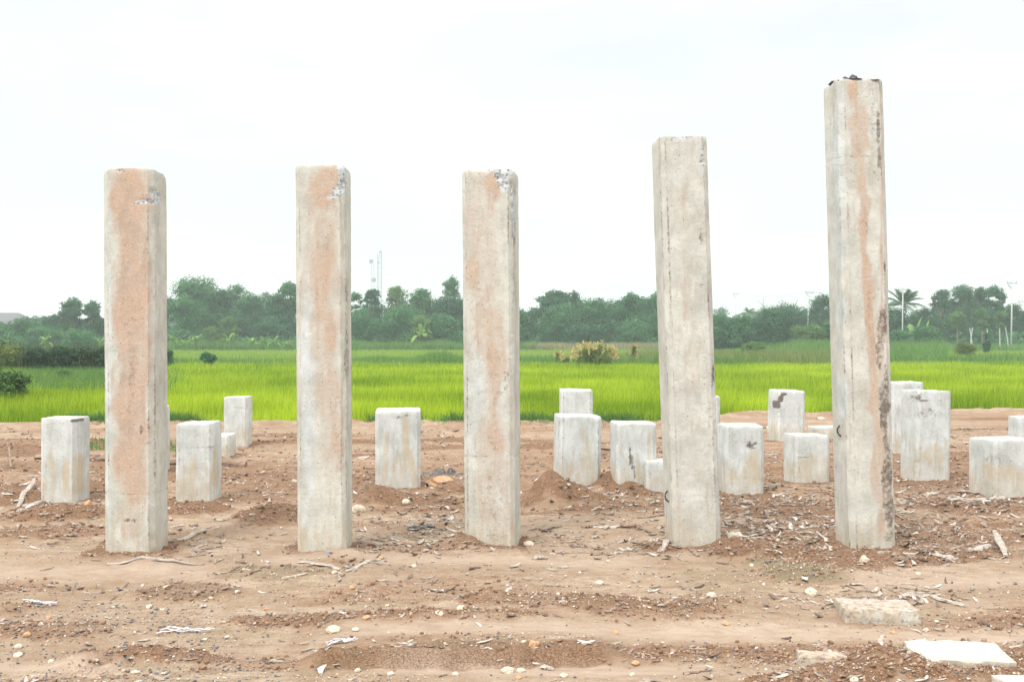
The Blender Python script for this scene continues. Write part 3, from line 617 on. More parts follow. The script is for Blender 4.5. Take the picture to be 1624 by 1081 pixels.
def gnd(px, py, dz=0):
    Y = gy(py); X = gx(px, Y); z = float(gh(X, Y)[0]); Y = gy(py, z); X = gx(px, Y); return X, Y, float(gh(X, Y)[0]) + dz
x, y, z = gnd(703, 752); crumple('dark_rag', 'crumpled black and grey rag lying behind the middle pile', 'rag', x, y, z-.02, .48, .45, .17, M['cloth'], 14)

# sticks, planks and stones that stand out
def stick(label, x1, y1, x2, y2, th, mat='wood', name='stick', lift=0.012, seed=0, flat=.5, cat=None, group=None, endlift=0):
    rs = random.Random(seed or int(x1*7+y1)); a = gnd(x1, y1, lift); b = gnd(x2, y2, lift+endlift); n = 9; P = []
    for i in range(n):
        t = i/(n-1); p = Vector(a).lerp(Vector(b), t)
        p.z = max(float(gh(p.x, p.y)[0]) + th*flat*.45, p.z if endlift else -9)
        p.z += rs.uniform(-.15, .25)*th; P.append(p + Vector((0, rs.uniform(-.4, .4)*th, 0)))
    rad = [th*(.35+.65*math.sin(math.pi*min(1, (i+.9)/(n+.6)))**.5) for i in range(n)]
    m = MB(); m.tube(P, rad, 7, flat, True, .28, rs)
    o0 = Vector(P[0]); m.v = [tuple(Vector(v)-o0) for v in m.v]
    o = m.build(name, M[mat]); o.location = o0; tag(o, label, cat or name, group); return o
S = stick
S('bleached flat plank lying in front of the orange stained pile', 170, 896, 312, 895, .022, name='plank', flat=.35)
S('long brown log lying on the soil behind the stumps on the left', 58, 727, 390, 738, .055, 'log', 'log', flat=1)
S('brown log behind the leaning pile between two stumps', 930, 712, 1060, 716, .05, 'log', 'log', flat=1)
S('weathered stick leaning up from the heap by the leftmost stump', 28, 796, 54, 770, .024, endlift=.05)
S('grey splintered plank lying below the leftmost stump', 38, 812, 76, 797, .035, name='plank', endlift=.04)
S('pale stick entering from the left edge below the leftmost stump', -10, 822, 36, 815, .018)
S('thin broken stick standing at the far left', 17, 741, 14, 733, .012, 'log', endlift=.16)
S('grey bark strip lying right of the orange stained pile', 280, 861, 325, 842, .026, name='bark_strip')
S('short pale stick right of the orange stained pile', 268, 836, 292, 823, .014)
S('pale split chip beside the second stump', 345, 801, 370, 808, .02, name='wood_chip')
S('curved brown bark strip against the foot of the second pile', 556, 862, 604, 868, .035, 'log', 'bark_strip')
S('long pinkish husk strip lying in front of the second pile', 472, 893, 540, 901, .024, name='husk_strip', flat=.35)
S('white husk strip lying in front of the second pile, right of the pinkish one', 548, 894, 604, 884, .022, name='husk_strip', flat=.35)
S('narrow white splinter in front of the second pile', 446, 917, 484, 911, .014, name='splinter')
S('blue plastic tie on the soil at the foot of the second pile', 514, 877, 523, 878.5, .004, 'blue', 'plastic_tie', flat=.6)
S('black curved bark piece between the second and third piles', 646, 840, 690, 838, .030, 'tar', 'bark_piece')
S('grey stick against the left foot of the middle pile', 712, 842, 752, 849, .016)
S('brown twig reaching the left side of the plain leaning pile', 1012, 822, 1054, 816, .016, 'log', 'twig')
S('long thin pale splinter left of the plain leaning pile', 940, 870, 985, 868, .008, name='splinter')
S('dark bark piece left of the plain leaning pile', 922, 836, 944, 835, .026, 'log', 'bark_piece')
S('stub of brown wood left of the plain leaning pile', 986, 836, 1006, 836, .038, 'log', 'wood_stub', flat=.8)
S('pale flat chip lying beside the stub of brown wood', 956, 838, 984, 835, .026, name='wood_chip')
S('dark splinter leaning on the foot of the plain leaning pile', 1082, 868, 1108, 877, .02, 'log', 'splinter')
S('pale chip propped against the foot of the plain leaning pile', 1050, 870, 1076, 864, .026, name='wood_chip')
S('white board end tilting out of the soil at the right edge', 1596, 884, 1577, 858, .024, name='board', endlift=.06, flat=.5)
S('grey branch lying at the right behind the white board end', 1535, 875, 1572, 868, .034, name='branch')
S('split pale wood piece lying right of the tallest pile', 1478, 880, 1520, 886, .026, name='wood_chip')
S('long grey branch lying in front of the stumps at the right edge', 1505, 797, 1640, 786, .034, name='branch')
S('curved dark bark strip in front of the cracked stump', 1480, 785, 1530, 782, .035, 'log', 'bark_strip')
S('grey bark strip lying right of the thick broken slab', 1430, 946, 1462, 942, .022, name='bark_strip')
S('long pale husk lying right of the thick broken slab', 1478, 946, 1530, 962, .020, name='husk_strip')
S('thin dark twig on the pale track right of the thick broken slab', 1560, 966, 1590, 965, .005, 'log', 'twig')
S('brown twig lying in front of the long ruts at bottom centre', 1085, 1070, 1122, 1062, .016, 'log', 'twig')
S('grey chip upright in the reddish mound near the bottom right', 1396, 1028, 1399, 1024, .014, name='wood_chip', endlift=.04)
S('pale chip lying on the track at bottom centre', 858, 1056, 878, 1052, .020, name='wood_chip')
S('brown stick lying across the mound at the upper centre left', 180, 812, 178, 826, .014)
S('grey curled husk lying near the foot of the middle pile', 845, 882, 868, 884, .022, name='husk_strip')
S('bark strip under the black crack of the far stump', 1228, 700, 1240, 694, .035, 'log', 'bark_strip', endlift=.06)
def stone(label, px, py, r, mat='stone', seed=0, squash=.6, name='stone', group=None, wide=1.2):
    import bmesh
    bm = bmesh.new(); bmesh.ops.create_icosphere(bm, subdivisions=3, radius=1)
    rs = random.Random(seed or int(px*3+py)); o1, o2 = rs.uniform(0, 50), rs.uniform(0, 50)
    co = np.array([v.co[:] for v in bm.verts])
    d = 1 + .28*fbm(co[:, 0]*1.3+o1, co[:, 1]*1.3+co[:, 2]*1.7+o2, 5, 3)
    q = np.round(d*5)/5*.5 + d*.5
    for v, k in zip(bm.verts, q): v.co = Vector((v.co.x*k*r*wide, v.co.y*k*r, v.co.z*k*r*squash))
    me = bpy.data.meshes.new(name); bm.to_mesh(me); bm.free(); me.materials.append(M[mat])
    at = me.attributes.new('tint', 'FLOAT', 'POINT')
    o = bpy.data.objects.new(name, me); COL.objects.link(o); x, y, z = gnd(px, py)
    o.location = (x, y, z + r*squash*.45); o.rotation_euler = (rs.uniform(-.2, .2), rs.uniform(-.2, .2), rs.uniform(0, 6))
    tag(o, label, 'stone', group); return o
stone('large round cream stone in the foreground below the second pile', 529, 999, .034)
stone('orange brown stone below the leftmost stump', 139, 809, .036, 'ostone', wide=.8, squash=1.1)
stone('cream and brown rock lying behind the middle pile beside the dark rag', 697, 768, .12, 'ostone', squash=.45, wide=1.6)
stone('white stone between the second and third piles, the larger of two', 569, 795, .045, squash=1)
stone('white stone between the second and third piles, the smaller of two', 644, 793, .034, squash=1)
stone('white faceted stone on the mound right of the plain leaning pile', 1166, 856, .05, squash=.9)
stone('cream stone at the right foot of the middle pile', 838, 866, .035)
stone('cream stone in the middle of the ground between third and fourth piles', 951, 926, .030)
stone('pale stone just above the pale track, left of centre', 730, 970, .026)
stone('small orange clay stone standing on the rut edge', 847, 1026, .024, 'ostone', squash=1)
stone('pale stone left of the thick broken slab', 1286, 926, .03, squash=.9)
stone('greyish stone on the olive mound below the tallest pile', 1370, 887, .03, squash=1)
stone('cream stone at the bottom edge under the reddish mound', 1316, 1082, .035)
stone('white stone resting on the far edge of the soil left of the tallest pile', 1302, 660, .07)
stone('white stone lying at bottom centre beside pale chips', 806, 1066, .028)
stone('small orange stone on the right side of the bottom track', 1152, 990, .018, 'ostone')
stone('chalky stone beside the clump of pale gravel left of the olive mound', 1128, 948, .03)
Gp = 'pale stones scattered over the bare ground'
for i in range(46):
    px, py = rng.uniform(20, 1600), rng.uniform(880, 1075)
    stone('small pale stone lying loose on the bare foreground soil', px, py, rng.uniform(.009, .019), 'stone' if i % 4 else 'ostone', 500+i, .7, group=Gp)
def shreds(label, px, py, wpx, n, mat, seed):
    rs = random.Random(seed); x, y, z = gnd(px, py); k = wpx/FPX*y; m = MB()
    for i in range(n):
        a = rs.uniform(-.5, -.05)*k; b = rs.uniform(.05, .5)*k; P = []
        y0 = rs.uniform(-.05, .05); y1 = -y0*rs.uniform(.3, 1)
        for q in range(7):
            t = q/6; xx = a+(b-a)*t; yy = y0+(y1-y0)*t + rs.uniform(-.008, .008)
            P.append((xx, yy, float(gh(x+xx, y+yy)[0]) - z + .006 + rs.uniform(0, .016)))
        m.tube(P, [rs.uniform(.002, .006)]*7, 5, .35)
    o = m.build('plastic_shred', M[mat]); o.location = (x, y, z); tag(o, label, 'litter'); return o
shreds('pale blue torn plastic shred lying on the left foreground soil', 65, 958, 60, 9, 'rag', 1)
shreds('long white string of torn plastic lying left of centre in the foreground', 290, 1003, 100, 5, 'rag', 2)
shreds('pale blue plastic scrap lying in front of the second pile', 540, 1022, 60, 9, 'rag', 3)

# ------------------------------------------------------------------ loose litter, gravel, lumps: uncountable stuff
def keep_out(X, Y, pad=.02):
    ok = np.ones(len(X), bool)
    for o in COL.objects:
        if 'stand' in o.keys():
            s = o['stand']/2*1.12 + pad; ok &= ~((np.abs(X-o.location.x) < s) & (np.abs(Y-o.location.y) < s))
    return ok
def scr_sample(n, py0, py1, bias=1.0):
    px = rng.uniform(-160, 1784, n); py = py0 + (py1-py0)*rng.uniform(0, 1, n)**bias
    Y = FPX*EYE/(py-HY); return (px-CX)/FPX*Y, Y, px, py
def rot_mats(n, tilt):
    a = rng.uniform(0, 2*np.pi, n); t = rng.normal(0, tilt, n); u = rng.normal(0, tilt, n)
    ca, sa, ct, st, cu, su = np.cos(a), np.sin(a), np.cos(t), np.sin(t), np.cos(u), np.sin(u); z = np.zeros(n); o = np.ones(n)
    Rz = np.stack([ca, -sa, z, sa, ca, z, z, z, o], 1).reshape(n, 3, 3)
    Rx = np.stack([o, z, z, z, ct, -st, z, st, ct], 1).reshape(n, 3, 3)
    Ry = np.stack([cu, z, su, z, o, z, -su, z, cu], 1).reshape(n, 3, 3)
    return Rz @ Rx @ Ry
ICO_V = []; ph = (1+5**.5)/2
for a_, b_ in ((-1, ph), (1, ph), (-1, -ph), (1, -ph)): ICO_V.append((a_, b_, 0))
for a_, b_ in ((-1, ph), (1, ph), (-1, -ph), (1, -ph)): ICO_V.append((0, a_, b_))
for a_, b_ in ((ph, -1), (ph, 1), (-ph, -1), (-ph, 1)): ICO_V.append((a_, 0, b_))
ICO_V = np.array(ICO_V)/1.902
ICO_F = np.array([(0,11,5),(0,5,1),(0,1,7),(0,7,10),(0,10,11),(1,5,9),(5,11,4),(11,10,2),(10,7,6),(7,1,8),(3,9,4),(3,4,2),(3,2,6),(3,6,8),(3,8,9),(4,9,5),(2,4,11),(6,2,10),(8,6,7),(9,8,1)])
def pebbles(name, label, cat, X, Y, size, squash, tint, mat, sink=.3):
    n = len(X); Z = gh(X, Y); sc = size[:, None, None]*np.stack([rng.uniform(.7, 1.4, n), rng.uniform(.7, 1.2, n), rng.uniform(.7, 1.2, n)*squash], 1)[:, None, :]
    V = ICO_V[None]*(1+rng.uniform(-.25, .25, (n, 12, 1)))*sc; V = np.einsum('nij,nkj->nki', rot_mats(n, .35), V)
    V += np.stack([X, Y, Z + size*squash*(1-sink)], 1)[:, None, :]
    F = (ICO_F[None] + np.arange(n)[:, None, None]*12).reshape(-1, 3)
    o = mesh_np(name, V.reshape(-1, 3), F, np.full(len(F), 3), mat, None, {'tint': np.repeat(tint, 12)})
    tag(o, label, cat, kind='stuff'); return o
X, Y, px, py = scr_sample(90000, 690, 1110)
_, cl, ol, fd, tk = ground(X, Y)
dens = .22 + .55*cl + .7*ol + .35*ss(.0, .5, fbm(X*1.4, Y*2.2, 131, 3)) + .35*(px < 350)*(py > 930)
rutf = (px > 470) & (px < 1015) & (py > 1024) & (py < 1068)
k = (rng.uniform(0, 1.3, len(X)) < dens*np.where(rutf, .12, 1)*np.where(py > 860, 1, .55)*(1-.85*tk)) & keep_out(X, Y)
X, Y = X[k], Y[k]; pxk, pyk = px[k], py[k]; nn = len(X)
tint = np.where(rng.uniform(size=nn) < (.30 + .35*((pxk < 450) & (pyk > 920))), rng.uniform(0, .28, nn), rng.uniform(.55, 1, nn))
tint = np.where(rng.uniform(size=nn) < .3, rng.uniform(.45, .62, nn), tint)
pebbles('gravel', 'mixed pale and dark gravel strewn over the soil', 'gravel', X, Y, (.0016 + .0065*rng.power(.22, nn))*(.75+Y/16), .7, tint, M['gravel'])
X, Y, px, py = scr_sample(60000, 680, 1110)
_, cl, ol, fd, tk = ground(X, Y)
rutf = (px > 470) & (px < 1015) & (py > 1024) & (py < 1068)
k = (rng.uniform(0, 1, len(X)) < (cl-.12)*1.2*np.where(rutf, .08, 1)) & keep_out(X, Y); X, Y = X[k], Y[k]; nn = len(X)
pebbles('soil_clods', 'brown crumbs and lumps of dried soil', 'soil', X, Y, (.0025 + .011*rng.power(.2, nn))*(.7+Y/13), .8, rng.uniform(0, 1, nn), M['clod'], .45)

# clusters of dry husk: px, py, spread px, spread py, amount
HUSK = [(60, 780, 60, 30, 240), (1250, 815, 130, 22, 900), (1300, 850, 110, 18, 500), (1480, 790, 110, 16, 600), (1570, 780, 60, 20, 220), (1150, 800, 40, 25, 260), (1170, 860, 60, 16, 260),
        (1060, 850, 30, 18, 220), (980, 790, 60, 18, 260), (700, 830, 70, 22, 420), (640, 860, 60, 14, 160), (680, 690, 60, 10, 90), (460, 695, 60, 10, 90), (870, 850, 60, 20, 180), (1500, 870, 80, 16, 240),
        (1450, 940, 60, 12, 180), (1250, 720, 60, 10, 80), (1400, 720, 80, 30, 300), (1560, 700, 60, 25, 160), (560, 745, 60, 20, 100), (330, 880, 40, 20, 90), (1060, 870, 60, 8, 160), (300, 850, 50, 15, 60), (1200, 770, 60, 15, 120),
        (1310, 950, 60, 14, 100), (120, 830, 70, 20, 90), (560, 900, 90, 14, 90), (950, 930, 250, 30, 160), (700, 780, 60, 25, 110), (420, 770, 60, 40, 110), (1170, 680, 80, 12, 70), (1560, 840, 80, 15, 120)]
pxs, pys = [], []
for a_, b_, c_, d_, n_ in HUSK:
    n_ = int(n_*1.35); pxs.append(rng.normal(a_, c_, n_)); pys.append(rng.normal(b_, d_, n_))
pxs.append(rng.uniform(-160, 1784, 9000)); pys.append(rng.uniform(680, 1100, 9000))
px = np.concatenate(pxs); py = np.clip(np.concatenate(pys), 680, 1120); Y = FPX*EYE/(py-HY); X = (px-CX)/FPX*Y
_, cl, ol, fd, tk = ground(X, Y); uni = np.arange(len(X)) >= len(X)-9000
k = keep_out(X, Y) & (Y < yedge(X)-.2) & (rng.uniform(size=len(X)) > .8*tk) & (~uni | (rng.uniform(size=len(X)) < (.18+.75*cl)*np.where(py > 900, .75, 1))); X, Y = X[k], Y[k]; n = len(X)
ln = (.012 + .075*rng.power(.35, n))*(.6+Y/12); wd = ln*rng.uniform(.06, .34, n); bend = rng.normal(0, .10, n)*ln; curl = np.abs(rng.normal(0, .12, n))*ln; th = wd*.22 + .0006
T = np.linspace(-1, 1, 5); taper = np.array([.35, .85, 1, .8, .3])
V = np.zeros((n, 5, 4, 3))
for i in range(5):
    for q, (sy, sz) in enumerate(((-1, -1), (1, -1), (1, 1), (-1, 1))):
        V[:, i, q, 0] = T[i]*ln/2; V[:, i, q, 1] = sy*wd/2*taper[i] + bend*T[i]**2; V[:, i, q, 2] = sz*th/2 + curl*.5*T[i]**2
V = V.reshape(n, 20, 3) + rng.normal(0, .10, (n, 20, 3))*wd[:, None, None]
V = np.einsum('nij,nkj->nki', rot_mats(n, .16), V); V += np.stack([X, Y, gh(X, Y) + th*.5 + ln*.03 + .001], 1)[:, None, :]
F = []
for i in range(4):
    for q in range(4): F.append((i*4+q, i*4+(q+1) % 4, (i+1)*4+(q+1) % 4, (i+1)*4+q))
F += [(3, 2, 1, 0), (16, 17, 18, 19)]; F = np.array(F)
o = mesh_np('husk_litter', V.reshape(-1, 3), (F[None]+np.arange(n)[:, None, None]*20).reshape(-1, 4), np.full(n*len(F), 4), M['litter'], None, {'tint': np.repeat(np.clip(rng.normal(.52, .28, n), 0, 1), 20)})
tag(o, 'dry grey husk shreds and wood splinters strewn over the soil', 'litter', kind='stuff')

# ------------------------------------------------------------------ grasses
def blades(name, label, cat, X, Y, H_, W_, mat, lean=.25, tint=None, Z=None, wind=0.0):
    n = len(X); Z = gh(X, Y) if Z is None else Z
    a = rng.uniform(0, 2*np.pi, n); ux, uy = np.cos(a), np.sin(a)                # across the blade
    b = rng.uniform(0, 2*np.pi, n); l = np.abs(rng.normal(0, lean, n))*H_; dx, dy = np.cos(b)*l + wind*H_, np.sin(b)*l
    V = np.zeros((n, 5, 3)); base = np.stack([X, Y, Z-.03], 1)
    w2 = W_/2
    for i, (f, w_) in enumerate(((0, -1), (0, 1), (.55, .8), (.55, -.8), (1, 0))):
        V[:, i, 0] = base[:, 0] + ux*w2*w_ + dx*f**2; V[:, i, 1] = base[:, 1] + uy*w2*w_ + dy*f**2; V[:, i, 2] = base[:, 2] + H_*(f - .12*f*f*l/np.maximum(H_, .01))
    j = np.arange(n)[:, None]*5
    loops = np.concatenate([j+0, j+1, j+2, j+3, j+3, j+2, j+4], 1).ravel(); tots = np.tile([4, 3], n)
    t = rng.uniform(0, 1, n) if tint is None else tint
    t5 = np.clip(np.repeat(t, 5), 0, 1)
    o = mesh_np(name, V.reshape(-1, 3), loops, tots, mat, None, {'tint': t5})
    tag(o, label, cat, kind='stuff'); return o
def zone(n, px0, px1, Y0, Y1, p=0.0):
    """points between two depths, evenly over the picture's width; p sets the crowding towards the near side"""
    u = rng.uniform(0, 1, n); Y = Y0*(Y1/Y0)**u if p else Y0 + (Y1-Y0)*u
    px = rng.uniform(px0, px1, n); return (px-CX)/FPX*Y, Y, px
n = 400000; X, Y, px = zone(n, -480, 2104, 19.3, 64, 1)
k = Y > yedge(X) + .02 + .9*vn(X*1.6, Y*0, 9)*vn(X*6, Y*0, 19); X, Y, px = X[k], Y[k], px[k]
patch = fbm(X*.35, Y*.35, 201, 4); hh = .36 + .09*fbm(X*.5, Y*.5, 203, 3) + rng.normal(0, .045, len(X))
leftz = ss(200, -50, px)*ss(24, 29, Y); hh = hh + .1*leftz
blades('rice_grass', 'bright yellow green rice grass filling the near field', 'rice', X, Y, np.clip(hh, .12, .7), .0075*(Y/20)**.75, M['rice'], .22, .48+.45*patch+rng.normal(0, .28, len(X)), wind=.05)
X, Y, px = zone(70000, -220, 1844, 70, 128)
k = ~((px > 1120) & (px < 1500)) & ~((px < 170)); X, Y = X[k], Y[k]
blades('far_rice_grass', 'paler green rice grass in the far field', 'rice', X, Y, rng.uniform(.3, .5, len(X)), .05*np.ones(len(X)), M['rice_far'], .15)
# low weeds along the soil edge
X, Y, px = zone(48000, -400, 2000, 18.9, 20.6); m_ = ss(.0, .4, fbm(X*.6, X*0, 210, 3) + .45*((px > 590) & (px < 735)) + .5*((px > 830) & (px < 1010)) + .25*(px < 600) + .02)
e = yedge(X); Y = e + rng.normal(-.12, .22, len(X)); k = (rng.uniform(size=len(X)) < m_*.8) & (px < 1130); X, Y = X[k], Y[k]
blades('edge_weeds', 'low dark green weeds along the edge of the bare soil', 'weeds', X, Y, rng.uniform(.05, .26, len(X)), .012*np.ones(len(X)), M['fringe'], .6)
for (c0, c1, r0, r1, cnt, lab) in ((140, 166, 698, 715, 260, 'small patch of green weeds left of the orange stained pile'), (268, 288, 700, 722, 240, 'small patch of green weeds right of the orange stained pile')):
    pxx, pyy = rng.uniform(c0, c1, cnt), rng.uniform(r0, r1, cnt); Yq = FPX*EYE/(pyy-HY); Xq = (pxx-CX)/FPX*Yq
    blades('weed_patch', lab, 'weeds', Xq, Yq, rng.uniform(.03, .12, cnt), .010*np.ones(cnt), M['fringe'], .7)
# rough grass on the bund between the two fields
X, Y, px = zone(60000, -220, 1844, 60, 74)
hh = .30 + .35*ss(.0, .6, fbm(X*.12, Y*.2, 220, 3)) + .45*np.exp(-((px-695)/35)**2) + .2*np.exp(-((px-600)/40)**2)
blades('bund_grass', 'rough darker grass on the low bank between the fields', 'grass', X, Y, hh*rng.uniform(.7, 1.25, len(X)), .032*np.ones(len(X)), M['weed'], .3)
X, Y, px = zone(16000, 945, 1330, 62, 82)
blades('brown_tipped_grass', 'brownish grass tips on the bank around the pale flowering bush', 'grass', X, Y, (.45+.35*ss(940, 1040, px))*rng.uniform(.5, 1.25, len(X)), .03*np.ones(len(X)), M['weedbrown'], .35)
X, Y, px = zone(70000, 1100, 1900, 66, 128)
k = (px < 1500) | (Y < 72) | (Y > 112); X, Y, px = X[k], Y[k], px[k]
hh = (.6 + .9*ss(-.3, .6, fbm(X*.15, Y*.06, 230, 3)))*ss(1050, 1420, px)*(.55+.6*ss(66, 110, Y)) + .35
blades('tall_weeds', 'tall rough green weeds covering the bank on the right', 'weeds', X, Y, hh*rng.uniform(.6, 1.15, len(X)), .05*np.ones(len(X)), M['weed'], .35)
X, Y, px = zone(16000, 835, 1320, 124, 131)
blades('dry_grass', 'pale brown dry grass strip in front of the dark trees', 'grass', X, Y, rng.uniform(.6, 1.3, len(X)), .06*np.ones(len(X)), M['dry'], .3)
X, Y, px = zone(34000, -200, 850, 124, 133)
blades('bank_grass', 'green grass bank in front of the trees on the left', 'grass', X, Y, rng.uniform(.7, 1.5, len(X))*(.7+.5*vn(px*.03, Y*.2, 3)), .07*np.ones(len(X)), M['weed'], .3)
X, Y, px = zone(52000, -230, 176, 46, 51)
hh = 1.15 + .5*fbm(X*.9, Y*.4, 240, 4); hh = hh*ss(-400, 30, px)
blades('dark_reeds', 'dense dark green reed thicket on the left behind the field', 'reeds', X, Y, hh*rng.uniform(.55, 1.1, len(X)), .030*np.ones(len(X)), M['reed'], .2)
X, Y, px = zone(1800, -230, 185, 45, 52)
blades('reed_tips', 'thin brownish seed tips over the dark reeds', 'reeds', X, Y, 1.35*rng.uniform(.85, 1.12, len(X)), .016*np.ones(len(X)), M['weedbrown'], .2)
X, Y, px = zone(44000, -230, 400, 29, 46)
k = rng.uniform(size=len(X)) < ss(310, 150, px)*ss(26, 33, Y + (px < 100)*2); X, Y, px = X[k], Y[k], px[k]
blades('mixed_weeds', 'mixed green and straw coloured weeds at the left end of the field', 'weeds', X, Y, .48*rng.uniform(.6, 1.3, len(X)), .02*np.ones(len(X)), M['weed'], .35)

# ------------------------------------------------------------------ trees and shrubs
def leafcloud(pts, nrm, size, aspect=.55):
    n = len(pts); r = rng.normal(0, 1, (n, 3)); nr = nrm + r*.75; nr /= np.linalg.norm(nr, axis=1)[:, None]
    t = np.cross(nr, rng.normal(0, 1, (n, 3))); t /= np.linalg.norm(t, axis=1)[:, None] + 1e-9; b = np.cross(nr, t)
    s = size*rng.uniform(.6, 1.3, n)
    V = np.zeros((n, 4, 3))
    V[:, 0] = pts - t*s[:, None]*.5; V[:, 2] = pts + t*s[:, None]*.5
    V[:, 1] = pts + b*(s*aspect*.5)[:, None] + nr*(s*.06)[:, None]; V[:, 3] = pts - b*(s*aspect*.5)[:, None]
    return V
def tree(name, label, px, ytop, wpx, d, mat='tdark', style='round', n=5200, leaf=.30, group=None, cat='tree', seed=0, h0=None, lean=0, trunkc=None, ybase=None):
    rs = np.random.default_rng(seed or int(px*13+ytop*7)); X0 = gx(px, d); H = gz(ytop, d); Wd = wpx/FPX*d
    root = empty(name, (X0, d, 0), label, cat, group)
    cl = []
    n = int(n*1.6); leaf *= .92; wpx = wpx*(1.0 if style == 'lolly' or d < 100 else 1.22)
    if style == 'round':   cz, rz, nc = H*.56, H*.46, 40
    elif style == 'airy':  cz, rz, nc = H*.62, H*.40, 34
    elif style == 'flat':  cz, rz, nc = H*.80, H*.20, 18
    elif style == 'bush':  cz, rz, nc = H*.50, H*.52, 24
    elif style == 'lolly': cz, rz, nc = H*.72, H*.27, 10
    else: cz, rz, nc = H*.55, H*.45, 22
    if h0: cz = (H+h0)/2; rz = (H-h0)/2
    rx = Wd/2; ry = rx*.8
    for i in range(nc):
        v = rs.normal(0, 1, 3); v /= np.linalg.norm(v); v = np.sign(v)*np.abs(v)**.8; q = rs.uniform(.35, 1)**.6
        rr = (rs.uniform(.20, .36) if style != 'airy' else rs.uniform(.17, .33))*min(rx, rz*1.3)
        c = np.array([v[0]*(rx-rr*.8)*q, v[1]*(ry-rr*.6)*q, cz + v[2]*(rz-rr*.75)*q])
        cl.append((c, rr))
    rt_ = .36*min(rx, rz); tx_ = rs.uniform(-.25, .25)*rx; cl.append((np.array([tx_, 0, H-rt_]), rt_)); cl.append((np.array([tx_*.8+.2*rx, 0, H-rt_*1.6]), rt_*1.3)); cl.append((np.array([tx_*.8-.25*rx, 0, H-rt_*1.7]), rt_*1.3))
    if style in ('round', 'bush', 'flat'): cl.append((np.array([0, 0, cz]), .66*min(rx, rz))); cl.append((np.array([0, 0, cz-.45*rz]), .6*min(rx, rz)))
    w_ = np.array([r**2 for c, r in cl]); w_ /= w_.sum(); P = []; Nn = []; Tn = []
    for (c, r), ww in zip(cl, w_):
        asc = rs.uniform(.78, 1.3, 3); m = int(n*ww)+4; v = rs.normal(0, 1, (m, 3)); v /= np.linalg.norm(v, axis=1)[:, None]
        q = rs.uniform(.2, 1.25, m)**.5; q = np.where(rs.uniform(size=m) < .10, q*rs.uniform(1.0, 1.38, m), q); bump = 1 + .22*np.sin(v[:, 0]*5+c[0]*3)*np.sin(v[:, 2]*6+c[2])
        p = c + v*(r*q*bump)[:, None]*asc*np.array([1.1, 1, .85]); P.append(p); Nn.append(v + np.array([0, 0, .5]))
        Tn.append(np.clip(rs.normal(.45 + rs.uniform(-.35, .35), .22, m) + .12*v[:, 2], 0, 1))  # tint paints light and dark into the clumps, paler on their upward side
    P = np.concatenate(P); Nn = np.concatenate(Nn); Tn = np.concatenate(Tn)
    k = P[:, 2] > .05; P, Nn, Tn = P[k], Nn[k], Tn[k]
    V = leafcloud(P, Nn, leaf); nn = len(P)
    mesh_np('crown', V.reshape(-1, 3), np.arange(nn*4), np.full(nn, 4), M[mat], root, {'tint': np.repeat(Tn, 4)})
    m = MB(); r0 = max(.03, .022*H) if style != 'bush' else max(.02, .014*H)
    top = Vector((rs.uniform(-.1, .1)*rx, 0, cz)); mid = Vector((lean*.4, 0, cz*.5)); top.x += lean*.2
    m.tube([(0, 0, -.3), (0+lean*.1, 0, .3), mid, top], [r0*1.35, r0, r0*.75, r0*.45], 7)
    for c, r in cl[:9]:
        s_ = mid.lerp(top, rs.uniform(0, .8)); e_ = Vector(c)
        m.tube([s_, s_.lerp(e_, .5) + Vector((0, 0, .06*H)), e_], [r0*.42, r0*.28, r0*.1], 5)
    m.build('trunk', M[trunkc or 'bark'], root, True)
    return root
T = tree; GT = 'trees standing in the tree line beyond the fields'
# left of the first pile
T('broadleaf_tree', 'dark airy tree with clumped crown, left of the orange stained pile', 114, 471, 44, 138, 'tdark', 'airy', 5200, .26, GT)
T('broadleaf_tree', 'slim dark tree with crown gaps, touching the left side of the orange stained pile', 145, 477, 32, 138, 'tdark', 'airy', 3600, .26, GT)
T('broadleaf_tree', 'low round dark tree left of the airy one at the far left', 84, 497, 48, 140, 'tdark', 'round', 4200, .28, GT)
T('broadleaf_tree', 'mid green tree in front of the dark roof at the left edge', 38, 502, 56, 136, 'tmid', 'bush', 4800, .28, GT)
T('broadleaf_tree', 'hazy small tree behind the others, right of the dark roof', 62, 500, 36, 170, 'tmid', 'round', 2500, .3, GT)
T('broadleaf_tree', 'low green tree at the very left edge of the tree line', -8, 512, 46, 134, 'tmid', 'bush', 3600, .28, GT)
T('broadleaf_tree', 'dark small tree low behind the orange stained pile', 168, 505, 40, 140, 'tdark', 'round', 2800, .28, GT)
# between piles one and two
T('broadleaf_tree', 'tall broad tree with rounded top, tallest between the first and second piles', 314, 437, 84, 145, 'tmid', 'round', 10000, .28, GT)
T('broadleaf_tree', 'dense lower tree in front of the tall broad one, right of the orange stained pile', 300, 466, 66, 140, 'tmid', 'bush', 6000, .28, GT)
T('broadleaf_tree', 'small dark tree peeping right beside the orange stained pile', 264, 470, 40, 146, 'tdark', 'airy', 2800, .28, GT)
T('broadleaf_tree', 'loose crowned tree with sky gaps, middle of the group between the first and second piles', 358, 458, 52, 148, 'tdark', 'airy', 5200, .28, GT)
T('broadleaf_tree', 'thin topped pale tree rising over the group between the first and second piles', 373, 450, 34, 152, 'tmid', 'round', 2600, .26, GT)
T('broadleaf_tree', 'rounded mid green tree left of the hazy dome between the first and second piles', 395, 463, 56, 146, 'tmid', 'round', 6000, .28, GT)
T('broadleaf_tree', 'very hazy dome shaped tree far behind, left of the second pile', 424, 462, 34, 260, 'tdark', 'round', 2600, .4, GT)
T('broadleaf_tree', 'dark tree with wide crown just left of the second pile', 440, 464, 52, 144, 'tdark', 'round', 5600, .28, GT)
